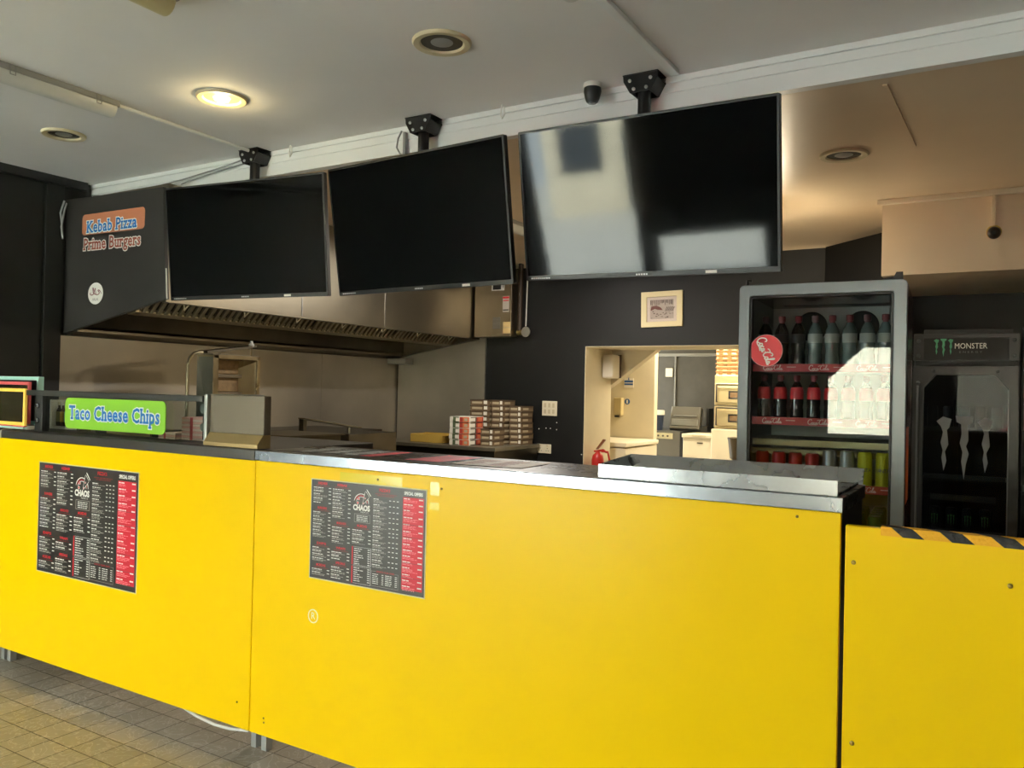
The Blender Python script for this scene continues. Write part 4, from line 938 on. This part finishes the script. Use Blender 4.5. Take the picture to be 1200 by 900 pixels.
b = MB().tube([(-FW+.03, .03, 2.005), (-FW+.03, .03, 2.04)], .006, blackm, 8).tube([(-FW+.03, .03, 2.035), (-FW+.05, .03, 2.035)], .006, blackm, 8); b.build('hinge', fg_, False)
b = MB().prism([(-.10, 2.01), (-.02, 2.01), (-.02, 2.045), (-.045, 2.045), (-.055, 2.025), (-.10, 2.02)], 'y', .01, .05, blackm); b.build('hinge', fg_, False)
MB().box((0, .07, 1.05), (.0015, .33, 1.38), mat('orange_patch', (240, 108, 30), .35)).build('side_patch', fg_, False)['label'] = 'orange patch low on the fridge side'  # thin flat orange patch laid over the red side panel
for x in (-FW+.08, -.08): MB().box((x-.04, .12, 0), (x+.04, .6, .10), blackp).build('foot', fg_, False)

cola = mat('cola_dark', (36, 20, 16), .12, coat=.5); clear_b = mat('bottle_clear', (88, 100, 100), .1, coat=.6); capr = mat('cap_red', (116, 32, 38), .4); capk = mat('cap_dark', (50, 44, 46), .4); capp = mat('cap_plum', (96, 50, 62), .4)
def bottle(x, y, z, h, r, body, label_m, cap, name, lab, group, top_label=False):
    s_ = h/.235
    pr = [(r*.92, 0), (r, .008*s_), (r, .06*s_), (r*.9, .075*s_), (r*.98, .095*s_), (r, .115*s_), (r, .155*s_), (r*.85, .175*s_), (r*.4, .203*s_), (r*.38, .212*s_), (r*.48, .213*s_), (r*.48, .234*s_)]
    sg_ = [body, body, body, body, body, label_m, label_m if top_label else body, body, body, cap, cap]
    p = FM @ Vector((x, y, z)); t = thing(name, p, lab, 'bottle', group)
    MB().lathe(pr[:9], (0, 0, 0), body, n=18, segs=sg_[:8]).build('bottle', t, False, smooth=True)
    MB().lathe([(r*.38, .203*s_), (r*.38, .211*s_), (r*.5, .211*s_), (r*.5, .234*s_), (r*.42, .236*s_)], (0, 0, 0), cap, n=14).build('cap', t, False, smooth=True)
colab = mat('label_cola', (196, 40, 50), .4); lcl = mat('label_clear', (150, 152, 150), .4); ldk = mat('label_dark', (52, 42, 46), .4)
xs8 = [-FW+.095+.0735*k for k in range(8)]
for k, x in enumerate(xs8):
    body = cola if k < 3 else clear_b; cp = capr if k % 3 else capp
    bottle(x, .14, 1.632, .245, .032, body, ldk if k < 3 else lcl, cp, 'drink_bottle', ORD[k]+' bottle from the left on the top shelf of the fridge', 'bottles on the top fridge shelf')
for k, x in enumerate(xs8):
    bottle(x, .13, 1.388, .215, .030, cola, colab, capr, 'cola_bottle', ORD[k]+' cola bottle from the left on the second fridge shelf', 'cola bottles on the second fridge shelf', True)
def can(P_, h, r, body, lid, lab, group, mark=None, ink=None, tilt=None):
    t = thing('drink_can', P_, lab, 'can', group)
    b = MB().lathe([(r*.78, 0), (r, .008), (r, h*.45), (r, h-.014), (r*.84, h-.002)], (0, 0, 0), body, n=20)
    if mark:
        for k, ch in enumerate(mark):
            a = -PI/2+(k-(len(mark)-1)/2)*.42
            Mx = Matrix.Rotation(a+PI/2, 4, 'Z') @ Matrix.Translation((0, -r-.0006, h*.52)) @ Matrix.Rotation(PI/2, 4, 'X')
            add_text(b, ch, Mx, ink, .024)
    b.build('can_body', t, False, smooth=not mark, fixn=not mark)
    MB().lathe([(r*.84, h-.002), (r*.86, h), (r*.80, h), (r*.76, h-.004), (.0001, h-.004)], (0, 0, 0), lid, n=20).build('lid', t, False, smooth=True)
    if tilt: t.rotation_euler = tilt
    return t
alu = mat('can_aluminium', (186, 188, 190), .25, .9); cred = mat('can_red', (168, 24, 32), .3, .3); csil = mat('can_silver', (170, 172, 174), .3, .7); cyel = mat('can_lime', (196, 196, 44), .3, .2); cgrn = mat('can_green', (28, 104, 46), .3, .3)
kinds = [('red', cred)]*4+[('silver', csil)]*2+[('lime yellow', cyel)]*2; cnt = {}
tot = {'red': 4, 'silver': 2, 'lime yellow': 2}
for k, (cn, m_) in enumerate(kinds):
    cnt[cn] = cnt.get(cn, 0)+1
    can(FM @ Vector((xs8[k]+.0, .12, 1.10)), .168 if k > 3 else .150, .030, m_, alu, f'{cn} can, {ORD[cnt[cn]-1]} of the {tot[cn]} {cn} ones on the middle fridge shelf', 'cans on the middle fridge shelf', 'FANTA'[:5] if k > 5 else None, mat('fanta_ink', (40, 50, 110), .5) if k > 5 else None)
for c in range(2):
    for r_ in range(5):
        can(FM @ Vector((xs8[6+c]-.03, .12+r_*.085, .862+r_*.0)), .125, .030, cgrn, alu, f'green can, {ORD[r_]} from the front in the {"left" if c == 0 else "right"} file on the low fridge shelf', 'green cans on the low fridge shelf')

# ------------------------------------------------------------------ energy drink fridge
mf = thing('energy_drink_fridge', (-.21, 6.4, 0), 'black fridge with green claw logo header and glass door at the right', 'fridge')
kb = mat('fridge_black', (40, 40, 41), .35, .2); kb2 = mat('fridge_black_matte', (26, 26, 27), .5)
x0, x1, yf = -.512, .098, 6.1
b = MB().box((x0+.005, yf+.08, .12), (x0+.03, 6.62, 1.95), kb2).box((x1-.03, yf+.08, .12), (x1-.005, 6.62, 1.95), kb2).box((x0, yf+.08, 1.735), (x1, 6.62, 1.95), kb2).box((x0+.005, 6.60, .12), (x1-.005, 6.62, 1.9), kb2).box((x0, yf+.08, .10), (x1, 6.62, .45), kb2)
b.build('body', mf, bevel=.004)
b = MB().box((x0, yf, 1.768), (x1, yf+.08, 1.945), kb).box((x0+.06, yf-.006, 1.775), (x1-.06, yf, 1.918), mat('header_panel', (26, 26, 28), .45, spec=.25)).box((x0+.06, yf+.02, 1.945), (x1-.04, yf+.3, 1.975), kb2)
hdr = b.build('header', mf, bevel=.003)
def claws(mb, M, m, w=1, h=1):
    for (dx, s_) in ((-.36, -1), (0, 0), (.36, 1)):
        if s_ == 0: poly = [(-.16, .5), (.16, .5), (.14, .40), (.06, .36), (.07, .1), (.03, 0), (.08, -.12), (.03, -.3), (.0, -.55), (-.05, -.25), (-.03, -.1), (-.08, .05), (-.05, .2), (-.06, .36), (-.14, .40)]
        else: poly = [(-.14, .40), (-.02, .48), (.13, .44), (.09, .3), (.05, .26), (.08, .02), (.02, -.1), (.05, -.25), (.0, -.42), (-.04, -.2), (-.02, -.08), (-.06, .05), (-.02, .22), (-.06, .32)]
        if s_ > 0: poly = [(-p[0]*-1 if False else p[0], p[1]) for p in poly]
        if s_ < 0: poly = [(-p[0], p[1]) for p in poly][::-1]; poly = [(-p[0], p[1]) for p in poly][::-1]
        mb.prism([((p[0]+dx)*w, p[1]*h) for p in poly], 'z', 0, .0004, m, M)
g_ = mat('claw_green', (70, 150, 110), .4)
b = MB(); claws(b, FACE(x0+.178, yf-.0068, 1.855), g_, .115, .115)
add_text(b, 'MONSTER', FACE(x0+.335, yf-.0068, 1.862), white_ink, .052, .0, width=.185)
add_text(b, 'ENERGY', FACE(x0+.335, yf-.0068, 1.823), mat('dim_grey_ink', (100, 102, 104), .5), .018, width=.13, spacing=1.6)
b.build('logo', hdr, fixn=False)
def bolts(pts, parent):
    for (x, z) in pts: MB().lathe([(.013, 0), (.013, -.004), (.008, -.007)], (x, yf, z), mat('bolt_dark', (74, 76, 78), .35, .7), 'y', 14).build('bolt', parent, smooth=True)
bolts([(x0+.03, 1.90), (x0+.03, 1.80), (x1-.03, 1.90), (x1-.03, 1.80)], hdr)
oc = [(x0, .42), (x1, .42), (x1, 1.5), (x1, 1.73), (x1, 1.732), (x0, 1.732), (x0, 1.73), (x0, 1.5)]
ic = [(x0+.065, .48), (x1-.06, .48), (x1-.06, 1.585), (x1-.135, 1.672), (x1-.14, 1.674), (x0+.14, 1.674), (x0+.135, 1.672), (x0+.065, 1.585)]
b = MB(); frame_prism(b, oc, ic, 'y', yf, yf+.06, kb)
dr2 = b.build('door', mf, bevel=.003)
bolts([(x0+.12, 1.70), (x0+.03, 1.62), (x1-.12, 1.70)], dr2)
MB().box((x0+.06, yf+.03, .47), (x1-.055, yf+.034, 1.68), glass('black_fridge_glass', (205, 208, 210), 1.16)).build('glass', dr2)
MB().box((x0+.022, yf-.012, .6), (x0+.036, yf, 1.60), mat('handle_grey', (96, 98, 100), .3, .7)).box((x1-.062, yf-.006, .5), (x1-.055, yf, 1.58), MATS['handle_grey']).build('handle', dr2, bevel=.002)
b = MB(); claws(b, FACE(-.205, yf+.028, 1.205), mat('etched_grey', (122, 126, 130), .5), .33, .40)
b.build('door_logo', dr2, fixn=False)
for z in (1.30, .98, .62):
    b = MB().box((x0+.04, yf+.09, z-.012), (x1-.04, 6.58, z), kb2).box((x0+.07, yf+.085, z), (x1-.07, yf+.09, z+.03), mat('strip_grey', (60, 62, 64), .4)); b.build('shelf', mf)
MB().box((x0+.11, yf+.07, .838), (x1-.12, yf+.078, .878), mat('bar_grey', (72, 76, 76), .4)).build('push_rail', mf)
kcan = mat('can_black', (46, 50, 48), .3, .5)
for k in range(4):
    t = can((x0+.135+k*.098, yf+.14, .62), .168, .033, kcan, alu, ORD[k]+' tall black can from the left in the energy drink fridge', 'tall cans in the energy drink fridge')
    b = MB(); claws(b, Matrix.Translation((0, -.0345, .085)) @ Matrix.Rotation(PI/2, 4, 'X'), mat('can_claw', (104, 170, 104), .4), .045, .075); b.build('logo', t, False, fixn=False)
for k in range(5):
    can((x0+.11+k*.095, yf+.16, 1.30), .168, .033, mat('can_dim', (60, 62, 66), .3, .6), alu, ORD[k]+' grey can from the left on the top shelf of the energy drink fridge', 'grey cans in the energy drink fridge')
# shelving with orange cartons at the right edge
rk_ = thing('shelf_rack', (.35, 6.4, 0), 'dark shelf rack of orange cartons at the right edge beside the energy drink fridge', 'shelf')
MB().box((.115, 6.30, 0), (.125, 6.8, 2.0), kb2).box((.70, 6.30, 0), (.72, 6.8, 2.0), kb2).build('side', rk_)
for z in (.9, 1.30, 1.85): MB().box((.115, 6.28, z), (.72, 6.8, z+.02), kb2).build('shelf', rk_)
om = mat('orange_carton', (236, 112, 30), .5); rdm = mat('red_carton', (150, 44, 36), .5)
for j, (z, m_, n_) in enumerate(((1.527, om, 'orange'), (1.32, rdm, 'dark red'))):
    for k in range(2):
        tag(MB().box((.126+k*.28, 6.25, z+.001), (.126+k*.28+.26, 6.5, z+.205), m_).box((.126+k*.28+.02, 6.249, z+.06), (.126+k*.28+.10, 6.25, z+.15), whi).build('carton', bevel=.003), ['left', 'right'][k]+' '+n_+' carton on the rack at the right edge', 'carton')
# ------------------------------------------------------------------ rear kitchen contents
cf = thing('chest_freezer', (-3.6, 8.35, 0), 'white chest freezer in the rear room just inside the doorway', 'freezer')
wf = mat('freezer_white', (222, 212, 186), .45)
MB().box((-4.35, 7.98, 0), (-3.385, 8.90, .925), wf).build('body', cf, bevel=.01)
MB().box((-4.36, 7.965, .935), (-3.37, 8.915, .985), wf).build('lid', cf, bevel=.012)
fe = thing('fire_extinguisher', (-3.40, 7.33, .5), 'red fire extinguisher with brown lever on the doorway reveal', 'fire extinguisher')
rx = mat('extinguisher_red', (176, 34, 28), .35)
MB().lathe([(.05, .0), (.06, .01), (.06, .36), (.05, .40), (.02, .43), (.018, .45)], (-3.40, 7.33, .49), rx, n=24).build('cylinder', fe, smooth=True)
MB().prism([(-3.44, .935), (-3.34, .955), (-3.30, .925), (-3.305, .915), (-3.345, .93), (-3.44, .92)], 'y', 7.32, 7.34, rx).build('carry_handle', fe)
MB().prism([(-3.42, .95), (-3.40, .95), (-3.32, 1.045), (-3.345, 1.05)], 'y', 7.32, 7.345, mat('brown_lever', (120, 70, 40), .5)).build('lever', fe)
MB().tube([(-3.36, 7.33, .93), (-3.29, 7.32, .93), (-3.27, 7.32, .85), (-3.28, 7.32, .6)], .010, rx, 8).build('hose', fe, smooth=True)
pd = thing('towel_dispenser', (-3.45, 7.66, 1.65), 'grey paper towel dispenser mounted high on the cream reveal', 'dispenser')
MB().box((-3.478, 7.55, 1.655), (-3.36, 7.74, 1.895), mat('dispenser_white', (210, 204, 190), .4)).build('cover', pd, bevel=.02)
MB().box((-3.478, 7.742, 1.66), (-3.35, 7.752, 1.90), mat('dispenser_dark', (86, 70, 58), .5)).build('side', pd)
sd = thing('soap_dispenser', (-3.9, 8.93, 1.2), 'beige wall box on the cream wall of the rear room', 'dispenser')
MB().box((-3.925, 8.87, 1.245), (-3.825, 8.95, 1.455), mat('dispenser_beige', (190, 172, 124), .5)).build('cover', sd, bevel=.01)
MB().box((-3.90, 8.85, 1.225), (-3.85, 8.88, 1.245), blackp).build('spout', sd)
wb = mat('sign_blue', (40, 88, 150), .5)
b = MB().box((-3.83, 8.944, 1.575), (-3.71, 8.95, 1.685), whi).box((-3.825, 8.943, 1.605), (-3.715, 8.944, 1.625), wb).box((-3.825, 8.943, 1.635), (-3.715, 8.944, 1.66), wb).prism([(-3.78, 1.665), (-3.76, 1.665), (-3.77, 1.70)], 'y', 8.943, 8.95, wb)
tag(b.build('safety_sign'), 'small blue and white sign high on the cream rear wall', 'sign')
b = MB().lathe([(.034, 0), (.034, -.003)], (-3.785, 8.95, 1.41), wb, 'y', 20).box((-3.795, 8.9455, 1.39), (-3.775, 8.9465, 1.43), whi)
tag(b.build('safety_sign'), 'small round blue sign beside the beige wall box', 'sign')
gq = thing('grill_unit', (-3.75, 9.9, 0), 'grey steel cooking unit with control strip in the rear room', 'cooker')
ge = mat('unit_grey', (118, 114, 104), .4, .7)
MB().box((-4.30, 9.6, 0), (-3.36, 10.3, 1.055), ge).box((-3.36, 9.6, 0), (-3.33, 10.3, 1.055), blackp).build('body', gq, bevel=.006)
MB().box((-3.72, 9.585, .96), (-3.45, 9.6, 1.03), mat('strip_cream', (190, 178, 140), .5)).build('control_strip', gq)
for k in range(4): MB().lathe([(.012, 0), (.012, -.01)], (-3.69+k*.06, 9.585, .995), steel_dark, 'y', 10).build('knob', gq)
MB().box((-4.28, 9.592, .70), (-3.48, 9.598, .712), blackp).build('door_gap', gq)
gt = thing('contact_grill', (-3.5, 9.95, 1.06), 'hinged steel contact grill standing on the grey cooking unit', 'grill')
Mx = Matrix.Translation((-3.60, 9.80, 1.085)) @ Matrix.Rotation(math.radians(-14), 4, 'X') @ Matrix.Translation((.05, 0, 0))
MB().box((-.02, 0, 0), (.36, .10, .28), ge, Mx).box((0, -.012, .035), (.34, 0, .12), steel, Mx).box((.02, -.016, .15), (.32, 0, .17), steel, Mx).build('lid', gt, bevel=.008)
MB().box((-3.58, 9.85, 1.056), (-3.10, 10.28, 1.12), blackp).box((-3.16, 10.0, 1.1), (-3.13, 10.2, 1.34), blackp).build('base', gt)
bk = thing('bucket', (-3.80, 9.72, 1.056), 'dark blue bucket with a white lid on the grey cooking unit', 'bucket')
MB().lathe([(.075, 0), (.09, .19), (.092, .2)], (-3.72, 9.75, 1.057), mat('bucket_blue', (44, 54, 76), .45), n=24).build('body', bk, smooth=True)
MB().lathe([(.098, .19), (.1, .205), (.1, .245), (.09, .25)], (-3.72, 9.75, 1.057), white_pl, n=24).build('lid', bk, smooth=True)
uf = thing('undercounter_freezer', (-3.0, 9.3, 0), 'white freezer with a recessed handle in the rear kitchen below the steel wall', 'freezer')
MB().box((-3.235, 9.35, 0), (-2.89, 9.9, 1.0), wf).build('body', uf, bevel=.008)
MB().box((-3.245, 9.33, 1.0), (-2.88, 9.9, 1.045), wf).build('lid', uf, bevel=.008)
MB().box((-3.06, 9.342, .935), (-2.99, 9.35, .95), steel_dark).build('handle', uf)
MB().box((-3.12, 9.325, 1.02), (-2.95, 9.331, 1.038), cream_pl).build('badge_strip', uf)
wc = thing('white_cabinet', (-2.6, 9.4, 0), 'plain white cabinet under the pizza ovens', 'cabinet')
MB().box((-2.865, 9.25, 0), (-2.0, 9.95, 1.12), wf).build('body', wc, bevel=.008)
MB().box((-2.44, 9.243, .06), (-2.43, 9.25, 1.1), cream_pl).build('door_gap', wc)
ovm = mat('oven_steel', (198, 180, 138), .35, .7)
for i, z in enumerate((1.13, 1.395)):
    ov = thing('pizza_oven', (-2.4, 9.4, z), ['lower', 'upper'][i]+' of two stacked steel pizza ovens seen past the fridge', 'oven', 'stacked pizza ovens')
    MB().box((-2.84, 9.27, z), (-2.0, 9.95, z+.255), ovm).build('body', ov, bevel=.006)
    MB().box((-2.80, 9.245, z+.03), (-2.1, 9.27, z+.215), ovm).build('door', ov, bevel=.004)
    MB().box((-2.67, 9.240, z+.075), (-2.50, 9.245, z+.165), blackp).box((-2.65, 9.238, z+.09), (-2.52, 9.240, z+.15), mat('oven_window', (110, 84, 52), .2)).build('window', ov)
    MB().tube([(-2.80, 9.235, z+.04), (-2.80, 9.215, z+.04), (-2.80, 9.215, z+.235), (-2.78, 9.21, z+.235), (-2.2, 9.21, z+.235)], .008, blackm, 8).build('handle', ov, smooth=True)
MB().box((-2.84, 9.27, 1.65), (-2.0, 9.95, 1.74), ovm).build('top_cover', ov, bevel=.004)
pz = mat('box_warm_white', (226, 200, 150), .8); pzr = mat('box_edge_brown', (140, 96, 52), .8)
for k in range(7):
    z = 1.742+k*.047; b = MB().box((-2.83, 9.30+random.uniform(-.02, .02), z), (-2.40, 9.72, z+.042), pz).box((-2.835, 9.27, z+.032), (-2.395, 9.30, z+.045), pzr)
    for q in range(4): b.box((-2.80+q*.1, 9.268, z+.006), (-2.80+q*.1+.05, 9.27, z+.026), pzr)
    pos = 'top' if k == 6 else ('bottom' if k == 0 else ORD[6-k]+' from the top')
    tag(b.build('pizza_box'), 'warmly lit pizza box, '+pos+' of the stack above the ovens', 'box', 'pizza boxes above the ovens')
mx_ = thing('mixer', (-2.4, 8.7, 0), 'steel mixing bowl machine partly hidden behind the cola fridge', 'mixer')
MB().lathe([(.10, .80), (.16, .84), (.18, 1.02), (.19, 1.06)], (-2.32, 8.7, 0), steel_dark, n=24).build('bowl', mx_, smooth=True)
MB().box((-2.45, 8.6, 0), (-2.2, 8.85, .80), steel_dark).build('stand', mx_, bevel=.01)
tag(MB().box((-3.90, 10.515, 1.745), (-3.80, 10.52, 1.86), cream_pl).build('notice_plate', bevel=.002), 'small pale plate on the dark steel rear wall', 'plate')
rl = thing('ceiling_lamp', (-2.75, 8.9, 2.34), 'glowing lamp on the rear kitchen ceiling', 'ceiling light')
MB().box((-3.1, 8.75, 2.30), (-2.3, 8.85, 2.35), mat('rear_tube', (255, 236, 190), .5, emit=(255, 226, 160), es=5)).build('diffuser', rl)
light('rear_light', 'AREA', (-2.7, 8.8, 2.28), 23, (1, .88, .66), size=(.8, .1))
